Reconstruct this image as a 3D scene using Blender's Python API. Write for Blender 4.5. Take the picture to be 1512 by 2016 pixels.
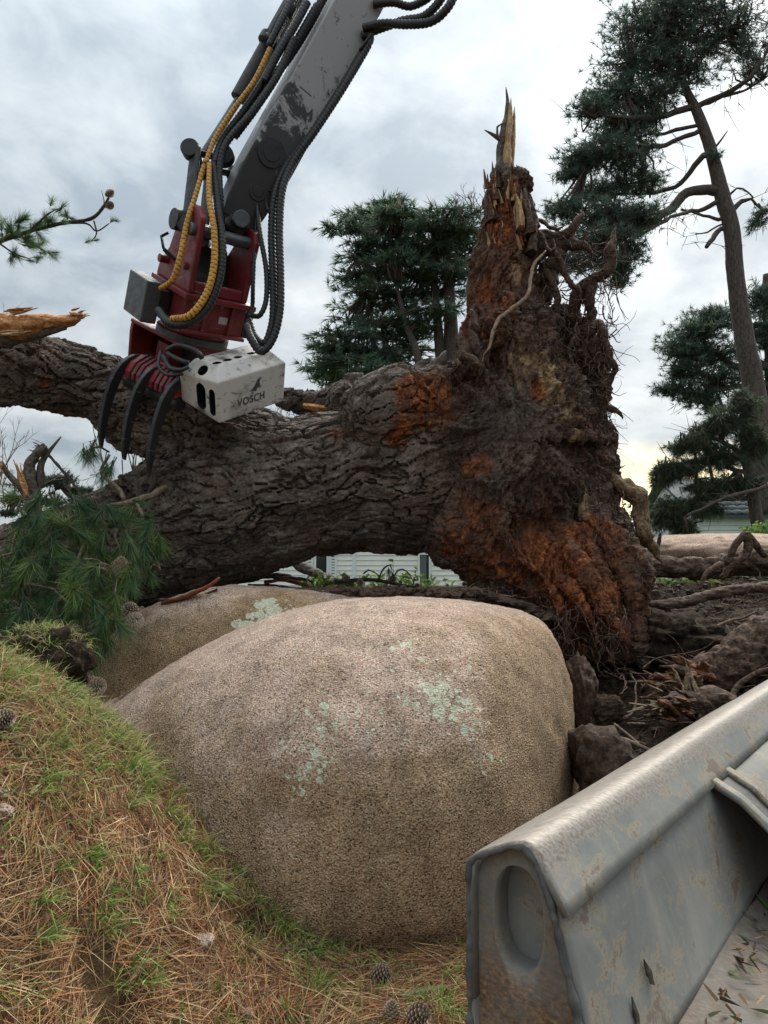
import bpy, bmesh, math, random
import numpy as np
from mathutils import Vector, Matrix, noise as mnoise

for o in list(bpy.data.objects): bpy.data.objects.remove(o, do_unlink=True)
S = bpy.context.scene
COL = S.collection
rng = np.random.default_rng(7)
random.seed(7)

# ------------------------------------------------------------------ camera
EYE = 1.6; PITCH = math.radians(3.85); FPX = 1514.0
cd = bpy.data.cameras.new('camera'); cam = bpy.data.objects.new('camera', cd); COL.objects.link(cam)
cam.location = (0, 0, EYE); cam.rotation_euler = (math.pi/2 + PITCH, 0, 0)
cd.sensor_fit = 'HORIZONTAL'; cd.sensor_width = 36; cd.lens = 36*FPX/1512
cd.clip_start = 0.05; cd.clip_end = 3000
S.camera = cam
S.render.resolution_x = 768; S.render.resolution_y = 1024
S.view_settings.view_transform = 'Standard'; S.view_settings.look = 'None'
S.view_settings.exposure = 1.9; S.view_settings.gamma = 1

# ------------------------------------------------------------------ sky and sun
SUN_AZ = math.radians(24); SUN_EL = math.radians(48)       # azimuth measured from +Y to +X
W = bpy.data.worlds.new('World'); S.world = W; W.use_nodes = True
nt = W.node_tree; nt.nodes.clear()
def wn(t, **k):
    n = nt.nodes.new(t)
    for a, b in k.items(): setattr(n, a, b)
    return n
L = nt.links.new
out = wn('ShaderNodeOutputWorld')
sky = wn('ShaderNodeTexSky', sky_type='NISHITA', sun_disc=False)
sky.sun_elevation = SUN_EL; sky.sun_rotation = SUN_AZ
bg_sky = wn('ShaderNodeBackground'); bg_sky.inputs[1].default_value = 0.05
L(sky.outputs[0], bg_sky.inputs[0])
tc = wn('ShaderNodeTexCoord')
sep = wn('ShaderNodeSeparateXYZ'); L(tc.outputs['Generated'], sep.inputs[0])
def wm(op, a, b=None, c=None, clamp=False):
    n = wn('ShaderNodeMath', operation=op); n.use_clamp = clamp
    for i, v in enumerate((a, b, c)):
        if v is None: continue
        if isinstance(v, (int, float)): n.inputs[i].default_value = v
        else: L(v, n.inputs[i])
    return n.outputs[0]
zc = wm('MAXIMUM', sep.outputs['Z'], 0.0)
den = wm('ADD', zc, 0.34)
comb = wn('ShaderNodeCombineXYZ')
L(wm('DIVIDE', sep.outputs['X'], den), comb.inputs[0]); L(wm('DIVIDE', sep.outputs['Y'], den), comb.inputs[1])
comb.inputs[2].default_value = 3.7
n1 = wn('ShaderNodeTexNoise'); n1.inputs['Scale'].default_value = 2.1; n1.inputs['Detail'].default_value = 7; n1.inputs['Roughness'].default_value = 0.52; n1.inputs['Distortion'].default_value = 0.25
L(comb.outputs[0], n1.inputs['Vector'])
n2 = wn('ShaderNodeTexNoise'); n2.inputs['Scale'].default_value = 6.0; n2.inputs['Detail'].default_value = 6; n2.inputs['Roughness'].default_value = 0.55; n2.inputs['Distortion'].default_value = 0.3
L(comb.outputs[0], n2.inputs['Vector'])
cl = wm('ADD', wm('MULTIPLY', n1.outputs[0], 0.60), wm('MULTIPLY', n2.outputs[0], 0.40))
ramp = wn('ShaderNodeValToRGB'); L(cl, ramp.inputs[0])
r = ramp.color_ramp
r.elements[0].position = 0.38; r.elements[0].color = (0.26, 0.305, 0.34, 1)
r.elements[1].position = 0.63; r.elements[1].color = (0.61, 0.63, 0.63, 1)
e = r.elements.new(0.46); e.color = (0.375, 0.415, 0.44, 1)
e = r.elements.new(0.54); e.color = (0.475, 0.51, 0.525, 1)
# overcast luminance rises from horizon to zenith
lum = wm('ADD', wm('MULTIPLY', wm('MULTIPLY', zc, zc), 1.7), 0.74)
vm = wn('ShaderNodeVectorMath', operation='SCALE'); L(ramp.outputs[0], vm.inputs[0]); L(lum, vm.inputs['Scale'])
# thin cloud near the hidden sun
sd = Vector((math.sin(SUN_AZ)*math.cos(SUN_EL), math.cos(SUN_AZ)*math.cos(SUN_EL), math.sin(SUN_EL)))
dot = wn('ShaderNodeVectorMath', operation='DOT_PRODUCT'); L(tc.outputs['Generated'], dot.inputs[0]); dot.inputs[1].default_value = Vector((math.sin(SUN_AZ)*.89, math.cos(SUN_AZ)*.89, .45))
g1 = wm('POWER', wm('MAXIMUM', dot.outputs['Value'], 0.0), 14.0)
glow = wn('ShaderNodeVectorMath', operation='SCALE'); glow.inputs[0].default_value = (0.20, 0.19, 0.17); L(wm('MULTIPLY', g1, wm('MULTIPLY', cl, 1.6)), glow.inputs['Scale'])
add1 = wn('ShaderNodeVectorMath', operation='ADD'); L(vm.outputs[0], add1.inputs[0]); L(glow.outputs[0], add1.inputs[1])
# warm opening in the clouds above the horizon below the sun
hd = Vector((math.sin(math.radians(19)), math.cos(math.radians(19)), 0.095)).normalized()
dot2 = wn('ShaderNodeVectorMath', operation='DOT_PRODUCT'); L(tc.outputs['Generated'], dot2.inputs[0]); dot2.inputs[1].default_value = hd
band = wm('SUBTRACT', 1.0, wm('MULTIPLY', wm('ABSOLUTE', wm('SUBTRACT', sep.outputs['Z'], 0.092)), 16.0), clamp=True)
g2 = wm('MULTIPLY', wm('POWER', wm('MAXIMUM', dot2.outputs['Value'], 0.0), 45.0), wm('MULTIPLY', band, wm('MULTIPLY', n2.outputs[0], 2.0)))
gl2 = wn('ShaderNodeVectorMath', operation='SCALE'); gl2.inputs[0].default_value = (1.05, 0.76, 0.22); L(g2, gl2.inputs['Scale'])
add2 = wn('ShaderNodeVectorMath', operation='ADD'); L(add1.outputs[0], add2.inputs[0]); L(gl2.outputs[0], add2.inputs[1])
bg_c = wn('ShaderNodeBackground'); bg_c.inputs[1].default_value = 0.445; L(add2.outputs[0], bg_c.inputs[0])
mix = wn('ShaderNodeMixShader'); mix.inputs[0].default_value = 0.93
L(bg_sky.outputs[0], mix.inputs[1]); L(bg_c.outputs[0], mix.inputs[2]); L(mix.outputs[0], out.inputs[0])

sl = bpy.data.lights.new('sun', 'SUN'); sl.energy = 1.5; sl.angle = math.radians(50); sl.color = (1.0, 0.95, 0.87)
so = bpy.data.objects.new('sun', sl); COL.objects.link(so)
so.rotation_euler = (-sd).to_track_quat('-Z', 'Y').to_euler()

# ------------------------------------------------------------------ helpers
def P(px, py, d):
    cx = (px-756)/FPX; cy = (1008-py)/FPX
    y = math.cos(PITCH) - cy*math.sin(PITCH); z = math.sin(PITCH) + cy*math.cos(PITCH)
    t = d/y
    return np.array([cx*t, d, EYE + z*t])
def path(lst):
    """[(px,py,d,rpx)] -> points, radii in metres"""
    return np.array([P(a[0], a[1], a[2]) for a in lst]), np.array([a[3]*a[2]/FPX for a in lst])

def _h(ix, iy, iz, seed):
    h = (ix.astype(np.int64)*374761393 + iy.astype(np.int64)*668265263 + iz.astype(np.int64)*2147483647 + seed*974634777) & 0xFFFFFFFF
    h = ((h ^ (h >> 13))*1274126177) & 0xFFFFFFFF
    h = ((h ^ (h >> 16))*2246822519) & 0xFFFFFFFF
    return ((h ^ (h >> 15)) & 0xFFFFFF)/float(0xFFFFFF)
def vnoise(p, seed=0):
    p = np.asarray(p); i = np.floor(p); f = p-i; i = i.astype(np.int64); u = f*f*f*(f*(f*6-15)+10)
    r = 0
    for a in (0, 1):
        wa = u[:, 0] if a else 1-u[:, 0]
        for b in (0, 1):
            wb = u[:, 1] if b else 1-u[:, 1]
            for c in (0, 1):
                wc = u[:, 2] if c else 1-u[:, 2]
                r = r + wa*wb*wc*_h(i[:, 0]+a, i[:, 1]+b, i[:, 2]+c, seed)
    return r*2-1
def fbm(p, octv=4, seed=0, rough=0.5):
    r = 0; a = 1; s = 0
    for k in range(octv):
        r = r + a*vnoise(p*(2.03**k) + 13.7*k, seed+k); s += a; a *= rough
    return r/s
def voro(p, seed=0):
    i = np.floor(p).astype(np.int64); f1 = np.full(len(p), 9.0); f2 = np.full(len(p), 9.0); cid = np.zeros(len(p))
    for a in (-1, 0, 1):
        for b in (-1, 0, 1):
            for c in (-1, 0, 1):
                x, y, z = i[:, 0]+a, i[:, 1]+b, i[:, 2]+c
                h1 = _h(x, y, z, seed); h2 = _h(x, y, z, seed+11); h3 = _h(x, y, z, seed+23)
                d = np.sqrt((x+h1-p[:, 0])**2 + (y+h2-p[:, 1])**2 + (z+h3-p[:, 2])**2)
                n = d < f1
                f2 = np.where(n, f1, np.minimum(f2, d)); cid = np.where(n, h1, cid); f1 = np.where(n, d, f1)
    return f1, f2, cid
def sstep(a, b, x):
    t = np.clip((x-a)/(b-a), 0, 1); return t*t*(3-2*t)

class MB:
    def __init__(s): s.V = []; s.F = []; s.C = []; s.n = 0
    def add(s, V, F, C=None):
        """F : array (k,3|4) or list of lists"""
        V = np.asarray(V, float)
        if isinstance(F, np.ndarray): s.F.append(F + s.n)
        else: s.F.append([[i+s.n for i in f] for f in F])
        s.V.append(V)
        if C is not None:
            C = np.asarray(C, float)
            if C.ndim == 1: C = np.tile(C, (len(V), 1))
            if C.shape[1] == 3: C = np.hstack([C, np.ones((len(C), 1))])
        else: C = np.ones((len(V), 4))
        s.C.append(C); s.n += len(V); return s
    def mesh(s, name, smooth=True, col=False):
        me = bpy.data.meshes.new(name)
        V = np.vstack(s.V); me.vertices.add(len(V)); me.vertices.foreach_set('co', V.astype(np.float32).ravel())
        idx = []; tot = []
        for F in s.F:
            if isinstance(F, np.ndarray): idx.append(F.ravel()); tot.append(np.full(len(F), F.shape[1]))
            else: idx.append(np.array([i for f in F for i in f])); tot.append(np.array([len(f) for f in F]))
        idx = np.concatenate(idx).astype(np.int32); tot = np.concatenate(tot).astype(np.int32)
        me.loops.add(len(idx)); me.loops.foreach_set('vertex_index', idx)
        me.polygons.add(len(tot)); st = np.concatenate([[0], np.cumsum(tot)[:-1]]).astype(np.int32)
        me.polygons.foreach_set('loop_start', st); me.polygons.foreach_set('loop_total', tot)
        me.update(calc_edges=True)
        me.polygons.foreach_set('use_smooth', np.full(len(tot), smooth))
        if col:
            a = me.attributes.new('col', 'FLOAT_COLOR', 'POINT'); a.data.foreach_set('color', np.vstack(s.C).astype(np.float32).ravel())
        me.validate(); return me

def link(name, me, mat=None, parent=None, bevel=0, seg=2):
    o = bpy.data.objects.new(name, me); COL.objects.link(o)
    if mat is not None and me is not None and len(me.materials) == 0: me.materials.append(mat)
    if parent is not None:
        o.parent = parent; o.matrix_parent_inverse = Matrix.Translation(parent.location).inverted() if parent.type == 'EMPTY' else Matrix()
    if bevel:
        b = o.modifiers.new('bevel', 'BEVEL'); b.width = bevel; b.segments = seg; b.limit_method = 'ANGLE'; b.angle_limit = math.radians(35)
    return o
def build(mb, name, mat, parent=None, smooth=True, col=False, bevel=0, seg=2):
    return link(name, mb.mesh(name, smooth, col), mat, parent, bevel, seg)
def thing(name, label, cat, loc, group=None):
    o = bpy.data.objects.new(name, None); COL.objects.link(o); o.location = Vector(loc); o.empty_display_size = 0.1
    o['label'] = label; o['category'] = cat
    if group: o['group'] = group
    return o
def tag(o, label, cat, group=None):
    o['label'] = label; o['category'] = cat
    if group: o['group'] = group
    return o
def kind(o, k): o['kind'] = k; return o

def resample(pts, rad, step):
    pts = np.asarray(pts, float); rad = np.asarray(rad, float)
    n = len(pts)
    if n == 2:
        k = max(2, int(np.linalg.norm(pts[1]-pts[0])/step)+1); t = np.linspace(0, 1, k)[:, None]
        return pts[0]*(1-t)+pts[1]*t, rad[0]*(1-t[:, 0])+rad[1]*t[:, 0]
    e = np.vstack([2*pts[0]-pts[1], pts, 2*pts[-1]-pts[-2]])
    op = []; orr = []
    for i in range(n-1):
        p0, p1, p2, p3 = e[i], e[i+1], e[i+2], e[i+3]
        k = max(1, int(np.linalg.norm(p2-p1)/step))
        for j in range(k):
            t = j/k
            op.append(0.5*((2*p1)+(-p0+p2)*t+(2*p0-5*p1+4*p2-p3)*t*t+(-p0+3*p1-3*p2+p3)*t**3)); orr.append(rad[i]*(1-t)+rad[i+1]*t)
    op.append(pts[-1]); orr.append(rad[-1])
    return np.array(op), np.array(orr)
def frames(pts):
    T = np.gradient(pts, axis=0); T /= np.linalg.norm(T, axis=1)[:, None]+1e-12
    u = np.cross(T[0], [0, 0, 1.0])
    if np.linalg.norm(u) < 1e-3: u = np.cross(T[0], [1.0, 0, 0])
    u /= np.linalg.norm(u); U = [u]
    for i in range(1, len(T)):
        u = u - T[i]*np.dot(u, T[i]); u /= np.linalg.norm(u)+1e-12; U.append(u)
    U = np.array(U); return T, U, np.cross(T, U)
def tube(pts, rad, n=8, step=None, rough=0.0, rs=6.0, seed=0, spiral=0, sp_amp=0.0, flat=1.0):
    if step: pts, rad = resample(pts, rad, step)
    pts = np.asarray(pts, float); rad = np.asarray(rad, float)
    T, U, Vv = frames(pts); m = len(pts)
    a = np.linspace(0, 2*math.pi, n, endpoint=False)
    R = np.tile(rad[:, None], (1, n))
    if spiral:
        s = np.concatenate([[0], np.cumsum(np.linalg.norm(np.diff(pts, axis=0), axis=1))])
        ph = s[:, None]/spiral*2*math.pi + a[None, :]
        R = R*(1+sp_amp*np.sign(np.sin(ph))*np.abs(np.sin(ph))**0.4)
    V = pts[:, None, :] + R[..., None]*(np.cos(a)[None, :, None]*U[:, None, :] + flat*np.sin(a)[None, :, None]*Vv[:, None, :])
    V = V.reshape(-1, 3)
    if rough:
        nn = fbm(V*rs, 3, seed); d = V-np.repeat(pts, n, 0)
        V = V + d*(nn*rough)[:, None]
    i = np.arange(m-1)[:, None]*n; j = np.arange(n)[None, :]; j2 = (j+1) % n
    F = np.stack([i+j, i+j2, i+n+j2, i+n+j], -1).reshape(-1, 4)
    V = np.vstack([V, pts[0], pts[-1]]); c0 = m*n; c1 = c0+1
    jj = np.arange(n); 
    caps = np.vstack([np.stack([(jj+1) % n, jj, np.full(n, c0)], 1), np.stack([jj+(m-1)*n, (jj+1) % n+(m-1)*n, np.full(n, c1)], 1)])
    return V, [F, caps]
def addtube(mb, *a, C=None, **k):
    V, (F, caps) = tube(*a, **k)
    n0 = mb.n; mb.add(V, F, C); mb.F.append(caps+n0)
def box_mesh(mb, lo, hi, M=None, C=None):
    x0, y0, z0 = lo; x1, y1, z1 = hi
    V = np.array([(x0, y0, z0), (x1, y0, z0), (x1, y1, z0), (x0, y1, z0), (x0, y0, z1), (x1, y0, z1), (x1, y1, z1), (x0, y1, z1)], float)
    if M is not None: V = M(V)
    mb.add(V, np.array([(0, 3, 2, 1), (4, 5, 6, 7), (0, 1, 5, 4), (1, 2, 6, 5), (2, 3, 7, 6), (3, 0, 4, 7)]), C)
def sticks(mb, P0, P1, r0, r1, C=None):
    P0 = np.asarray(P0, float); P1 = np.asarray(P1, float); n = len(P0)
    T = P1-P0; T /= np.linalg.norm(T, axis=1)[:, None]+1e-9
    u = np.cross(T, [0.31, 0.22, 0.92]); u /= np.linalg.norm(u, axis=1)[:, None]+1e-9; v = np.cross(T, u)
    r0 = np.broadcast_to(r0, (n,)); r1 = np.broadcast_to(r1, (n,))
    Vs = []
    for Q, rr in ((P0, r0), (P1, r1)):
        for k in range(3):
            a = k*2.0944; Vs.append(Q+rr[:, None]*(math.cos(a)*u+math.sin(a)*v))
    V = np.stack(Vs, 1).reshape(-1, 3); b = np.arange(n)[:, None]*6
    q = [(0, 1, 4, 3), (1, 2, 5, 4), (2, 0, 3, 5)]
    F = np.concatenate([b+np.array([f]) for f in q], 0)
    if C is not None and np.ndim(C) == 2: C = np.repeat(C, 6, 0)
    mb.add(V, F, C)
def unit(v): return v/(np.linalg.norm(v, axis=-1, keepdims=True)+1e-9)
def blades(mb, B, D, Ln, Wd, C, bend=0.0, C2=None, gravity=-1.0):
    """curved needle / grass strips: 5 verts, quad + tri"""
    n = len(B); D = unit(D); s = unit(np.cross(D, unit(rng.normal(size=(n, 3)))))
    Ln = np.broadcast_to(Ln, (n,))[:, None]; Wd = np.broadcast_to(Wd, (n,))[:, None]; bend = np.broadcast_to(bend, (n,))[:, None]
    g = np.array([0, 0, gravity])
    M = B+D*Ln*0.55+g*bend*Ln*0.3; Tp = B+D*Ln+g*bend*Ln
    V = np.stack([B-s*Wd*.5, B+s*Wd*.5, M-s*Wd*.42, M+s*Wd*.42, Tp], 1).reshape(-1, 3)
    b = np.arange(n)[:, None]*5
    Cc = np.repeat(C, 5, 0)
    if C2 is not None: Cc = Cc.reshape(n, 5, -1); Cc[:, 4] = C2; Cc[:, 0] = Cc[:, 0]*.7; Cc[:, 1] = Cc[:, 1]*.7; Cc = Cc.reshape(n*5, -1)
    n0 = mb.n; mb.add(V, b+np.array([[0, 1, 3, 2]]), Cc); mb.F.append(b+np.array([[2, 3, 4]])+n0)
def pal(cols, n, jit=0.25):
    c = np.array(cols)[rng.integers(0, len(cols), n)]; return np.clip(c*(1+jit*rng.normal(size=(n, 1))), 0.002, 1)

# ------------------------------------------------------------------ material helpers
class NT:
    def __init__(s, name):
        s.m = bpy.data.materials.new(name); s.m.use_nodes = True; s.t = s.m.node_tree; s.t.nodes.clear()
        s.out = s.t.nodes.new('ShaderNodeOutputMaterial'); s.b = s.t.nodes.new('ShaderNodeBsdfPrincipled')
        s.t.links.new(s.b.outputs[0], s.out.inputs[0]); s.obj = None
    def l(s, a, b): s.t.links.new(a, b)
    def n(s, t, **k):
        x = s.t.nodes.new(t)
        for a, b in k.items(): setattr(x, a, b)
        return x
    def setin(s, sock, v):
        if isinstance(v, bpy.types.NodeSocket): s.l(v, sock)
        else:
            if isinstance(v, tuple) and len(v) == 3 and sock.type == 'RGBA': v = v+(1,)
            sock.default_value = v
    def co(s, scale=(1, 1, 1), rot=(0, 0, 0)):
        c = s.n('ShaderNodeTexCoord').outputs['Object']
        if scale == (1, 1, 1) and rot == (0, 0, 0): return c
        mp = s.n('ShaderNodeMapping'); s.l(c, mp.inputs[0]); mp.inputs['Scale'].default_value = scale; mp.inputs['Rotation'].default_value = rot
        return mp.outputs[0]
    def noise(s, scale, detail=4, rough=.5, vec=None, dist=0.0, col=False):
        x = s.n('ShaderNodeTexNoise'); x.inputs['Scale'].default_value = scale; x.inputs['Detail'].default_value = detail
        x.inputs['Roughness'].default_value = rough; x.inputs['Distortion'].default_value = dist
        s.l(vec if vec is not None else s.co(), x.inputs['Vector']); return x.outputs[1 if col else 0]
    def voro(s, scale, feature='F1', vec=None, out='Distance', rand=1.0):
        x = s.n('ShaderNodeTexVoronoi', feature=feature); x.inputs['Scale'].default_value = scale; x.inputs['Randomness'].default_value = rand
        s.l(vec if vec is not None else s.co(), x.inputs['Vector']); return x.outputs[out]
    def ramp(s, v, *st):
        x = s.n('ShaderNodeValToRGB'); s.l(v, x.inputs[0]); e = x.color_ramp.elements
        while len(e) > 1: e.remove(e[0])
        def c4(c): return (c, c, c, 1) if isinstance(c, (int, float)) else tuple(c)+(1,)
        e[0].position = st[0][0]; e[0].color = c4(st[0][1])
        for p, c in st[1:]:
            k = e.new(p); k.color = c4(c)
        return x.outputs[0]
    def mix(s, f, a, b, blend='MIX'):
        x = s.n('ShaderNodeMix', data_type='RGBA', blend_type=blend)
        s.setin(x.inputs[0], f); s.setin(x.inputs[6], a); s.setin(x.inputs[7], b); return x.outputs[2]
    def math(s, op, a, b=0.0, clamp=False):
        x = s.n('ShaderNodeMath', operation=op); x.use_clamp = clamp; s.setin(x.inputs[0], a); s.setin(x.inputs[1], b); return x.outputs[0]
    def attr(s, name='col'): return s.n('ShaderNodeAttribute', attribute_name=name)
    def bump(s, h, strength=.5, dist=.01, nrm=None):
        x = s.n('ShaderNodeBump'); x.inputs['Strength'].default_value = strength; x.inputs['Distance'].default_value = dist
        s.l(h, x.inputs['Height'])
        if nrm is not None: s.l(nrm, x.inputs['Normal'])
        return x.outputs[0]
    def fin(s, col, rough=.7, nrm=None, metal=0.0, spec=.5):
        s.setin(s.b.inputs['Base Color'], col); s.setin(s.b.inputs['Roughness'], rough); s.setin(s.b.inputs['Metallic'], metal)
        s.b.inputs['Specular IOR Level'].default_value = spec
        if nrm is not None: s.l(nrm, s.b.inputs['Normal'])
        return s.m

def foliage_mat(name, trans=.3, rough=.55):
    m = NT(name); a = m.attr(); m.fin(a.outputs['Color'], rough, spec=.3)
    t = m.n('ShaderNodeBsdfTranslucent'); m.l(a.outputs['Color'], t.inputs[0])
    x = m.n('ShaderNodeMixShader'); x.inputs[0].default_value = trans
    m.l(m.b.outputs[0], x.inputs[1]); m.l(t.outputs[0], x.inputs[2]); m.l(x.outputs[0], m.out.inputs[0]); return m.m
M_fol = foliage_mat('foliage', .5)
M_grass = foliage_mat('grass_blades', .35, .5)
M_litter = foliage_mat('litter', .1, .75)

def bark_mat():
    m = NT('pine_bark'); a = m.attr(); s = m.n('ShaderNodeSeparateColor'); m.l(a.outputs['Color'], s.inputs[0])
    torn, pale, soil = s.outputs[0], s.outputs[1], s.outputs[2]
    st = m.co((3, 12, 12), (0, -.2, 0))
    n1 = m.noise(7, 6, .6); n2 = m.noise(2.0, 7, .72, m.co((6, 6, 3)), dist=.9); n3 = m.noise(34, 5, .65)
    base = m.ramp(m.math('ADD', m.math('MULTIPLY', n1, .5), m.math('MULTIPLY', n3, .5)), (.34, (.020, .016, .013)), (.48, (.060, .048, .039)), (.6, (.11, .092, .077)), (.72, (.19, .165, .135)))
    base = m.mix(1.0, base, m.ramp(m.noise(2.6, 5, .7), (.32, .75), (.5, 1.4), (.66, 2.3)), 'MULTIPLY')
    red = m.ramp(m.noise(4.2, 5, .7), (.50, 0), (.68, .6))
    base = m.mix(red, base, (.085, .045, .030))
    fib = m.noise(5.0, 7, .7, m.co((7, 7, 1.6)), dist=.8)
    fibc = m.ramp(m.math('ADD', m.math('MULTIPLY', fib, .7), m.math('MULTIPLY', n3, .3)), (.38, (.011, .007, .005)), (.48, (.042, .021, .014)), (.56, (.105, .052, .032)), (.64, (.18, .10, .062)), (.75, (.30, .20, .13)))
    fm = m.math('MULTIPLY', a.outputs['Alpha'], m.ramp(m.noise(1.7, 4, .6), (.32, .25), (.58, 1.0)))
    base = m.mix(fm, base, fibc)
    tc1 = m.ramp(n2, (.32, (.030, .010, .006)), (.45, (.13, .038, .016)), (.56, (.28, .088, .026)), (.66, (.42, .17, .048)), (.78, (.55, .29, .10)))
    tc2 = m.mix(m.ramp(n3, (.42, 0), (.62, .8)), tc1, (.035, .015, .008))
    c = m.mix(torn, base, tc2)
    pl = m.ramp(m.noise(3.0, 5, .6, m.co((14, 14, 3))), (.3, (.20, .12, .06)), (.55, (.44, .31, .17)), (.75, (.62, .48, .30)))
    c = m.mix(pale, c, pl)
    sl_ = m.ramp(n3, (.35, (.008, .006, .005)), (.6, (.030, .022, .016)), (.75, (.06, .045, .033)))
    c = m.mix(soil, c, sl_)
    bh = m.math('ADD', m.math('MULTIPLY', n3, 1.0), m.math('MULTIPLY', m.noise(95, 3, .6), .5))
    bh = m.math('ADD', bh, m.math('MULTIPLY', m.voro(26, 'F1', m.co((.4, 1, 1), (0, -.2, 0))), .8))
    return m.fin(c, .85, m.bump(bh, .9, .012), spec=.25)
M_bark = bark_mat()
def simple_wood(name, stops, scale=(10, 10, 2.5), nscale=4, bump=.6, rough=.8):
    m = NT(name); n = m.noise(nscale, 6, .65, m.co(scale)); k = m.noise(30, 4, .6)
    c = m.ramp(m.math('ADD', m.math('MULTIPLY', n, .65), m.math('MULTIPLY', k, .35)), *stops)
    return m.fin(c, rough, m.bump(m.math('ADD', n, k), bump, .01), spec=.25)
M_root = simple_wood('root_bark', ((.36, (.014, .009, .007)), (.47, (.050, .031, .022)), (.56, (.11, .068, .046)), (.66, (.21, .14, .095))), (4, 12, 12), 5, 1.0)
M_palewood = simple_wood('torn_pale_wood', ((.34, (.14, .075, .035)), (.5, (.38, .25, .13)), (.64, (.58, .44, .26)), (.8, (.68, .55, .37))), (22, 22, 2.0), 4)
M_orangewood = simple_wood('torn_orange_wood', ((.34, (.14, .05, .02)), (.47, (.38, .17, .065)), (.6, (.60, .34, .16)), (.78, (.70, .47, .27))), (3, 16, 16), 5)
M_redbark = simple_wood('red_inner_bark', ((.34, (.05, .016, .009)), (.5, (.18, .055, .026)), (.66, (.30, .11, .05))), (4, 14, 14), 5)
M_limb = simple_wood('grey_limb', ((.34, (.030, .024, .020)), (.5, (.10, .082, .068)), (.64, (.20, .17, .14)), (.8, (.30, .26, .22))), (4, 10, 10), 6)
M_twig = simple_wood('dry_twig', ((.34, (.05, .035, .024)), (.5, (.14, .105, .075)), (.7, (.27, .22, .16))), (6, 6, 6), 8)
M_darktwig = simple_wood('dark_twig', ((.34, (.018, .014, .011)), (.5, (.045, .036, .028)), (.7, (.09, .075, .06))), (6, 6, 6), 8)
M_bare = simple_wood('bare_shrub_twig', ((.34, (.07, .055, .045)), (.5, (.15, .12, .10)), (.7, (.25, .21, .18))), (6, 6, 6), 8)
def soil_mat(name, k=1.0):
    m = NT(name); n = m.noise(18, 6, .7); n2 = m.noise(3, 4, .6)
    c = m.ramp(n, (.32, (.012*k, .009*k, .007*k)), (.5, (.040*k, .028*k, .020*k)), (.64, (.085*k, .060*k, .042*k)), (.8, (.15*k, .11*k, .08*k)))
    c = m.mix(m.ramp(n2, (.45, 0), (.65, .5)), c, (.055*k, .036*k, .024*k))
    return m.fin(c, .95, m.bump(m.math('ADD', n, m.noise(70, 3, .6)), 1.0, .03), spec=.1)
M_soil = soil_mat('dark_soil')

# ------------------------------------------------------------------ terrain
ctl = [P(*a) for a in [
 (0, 2016, 2.2), (250, 2016, 2.55), (500, 2016, 2.75), (750, 2016, 2.8), (900, 2016, 2.8),
 (0, 1800, 2.35), (250, 1800, 2.75), (430, 1780, 3.1), (0, 1600, 2.55), (200, 1600, 2.95), (350, 1600, 3.4),
 (0, 1440, 2.8), (150, 1440, 3.2), (225, 1450, 3.5), (0, 1300, 3.4), (100, 1345, 3.55), (180, 1405, 3.7),
 (620, 1885, 3.25), (900, 1885, 3.25),
 (1320, 1420, 4.6), (1460, 1300, 5.5), (1400, 1220, 6.5), (1300, 1160, 8.0), (1460, 1140, 9.0), (1512, 1200, 7.0)]]
ctl += [np.array(a, float) for a in [
 (.6, 2.4, .0), (1.5, 3, .05), (1.3, 4.0, .15), (1.45, 4.9, .25), (1.75, 5.7, .35), (2.4, 4.8, .6), (3.2, 4.2, .7), (1.2, 6.2, .6), (0.6, 6.6, 1.05), (1.9, 6.5, .8),
 (-.4, 7.6, 1.33), (.4, 7.8, 1.36), (-1.9, 4.5, .45), (-2.3, 4.6, .7), (-2.6, 5.6, .75), (-3.4, 6.4, .95), (-4.5, 3, 1.45), (-4, 1.0, 1.2), (-2.2, 1.2, .75), (-2.2, 2.4, 1.12), (-2.6, 3.4, 1.32), (-1.2, 1.0, .3),
 (0, 0, 0), (2, 0, 0), (2, 1.5, 0), (4, 2, .2), (5, 5, .9), (0, 9, 1.3), (3.4, 9.5, 1.35), (-3, 9.5, 1.15), (6, 9, 1.3), (-6, 7, 1.2), (0, 12, .95), (-5, 12, .8), (5, 12, 1.0), (0, -3, 0), (-5, -3, .8), (5, -3, 0), (-8, 3, 1.4), (9, 4, .8), (0, 4.6, .3), (-.9, 4.8, .35), (.7, 3.9, .1)]]
ctl = np.array(ctl)
def tps_fit(c):
    n = len(c); r = np.linalg.norm(c[:, None, :2]-c[None, :, :2], axis=2)
    K = np.where(r > 0, r*r*np.log(r+1e-9), 0)+np.eye(n)*.02
    Q = np.hstack([np.ones((n, 1)), c[:, :2]])
    A = np.block([[K, Q], [Q.T, np.zeros((3, 3))]])
    return np.linalg.solve(A, np.concatenate([c[:, 2], np.zeros(3)]))
TW = tps_fit(ctl)
HOLES = [(*P(500, 1850, 3.15)[:2], .11), (*P(190, 1915, 2.55)[:2], .06)]
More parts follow.
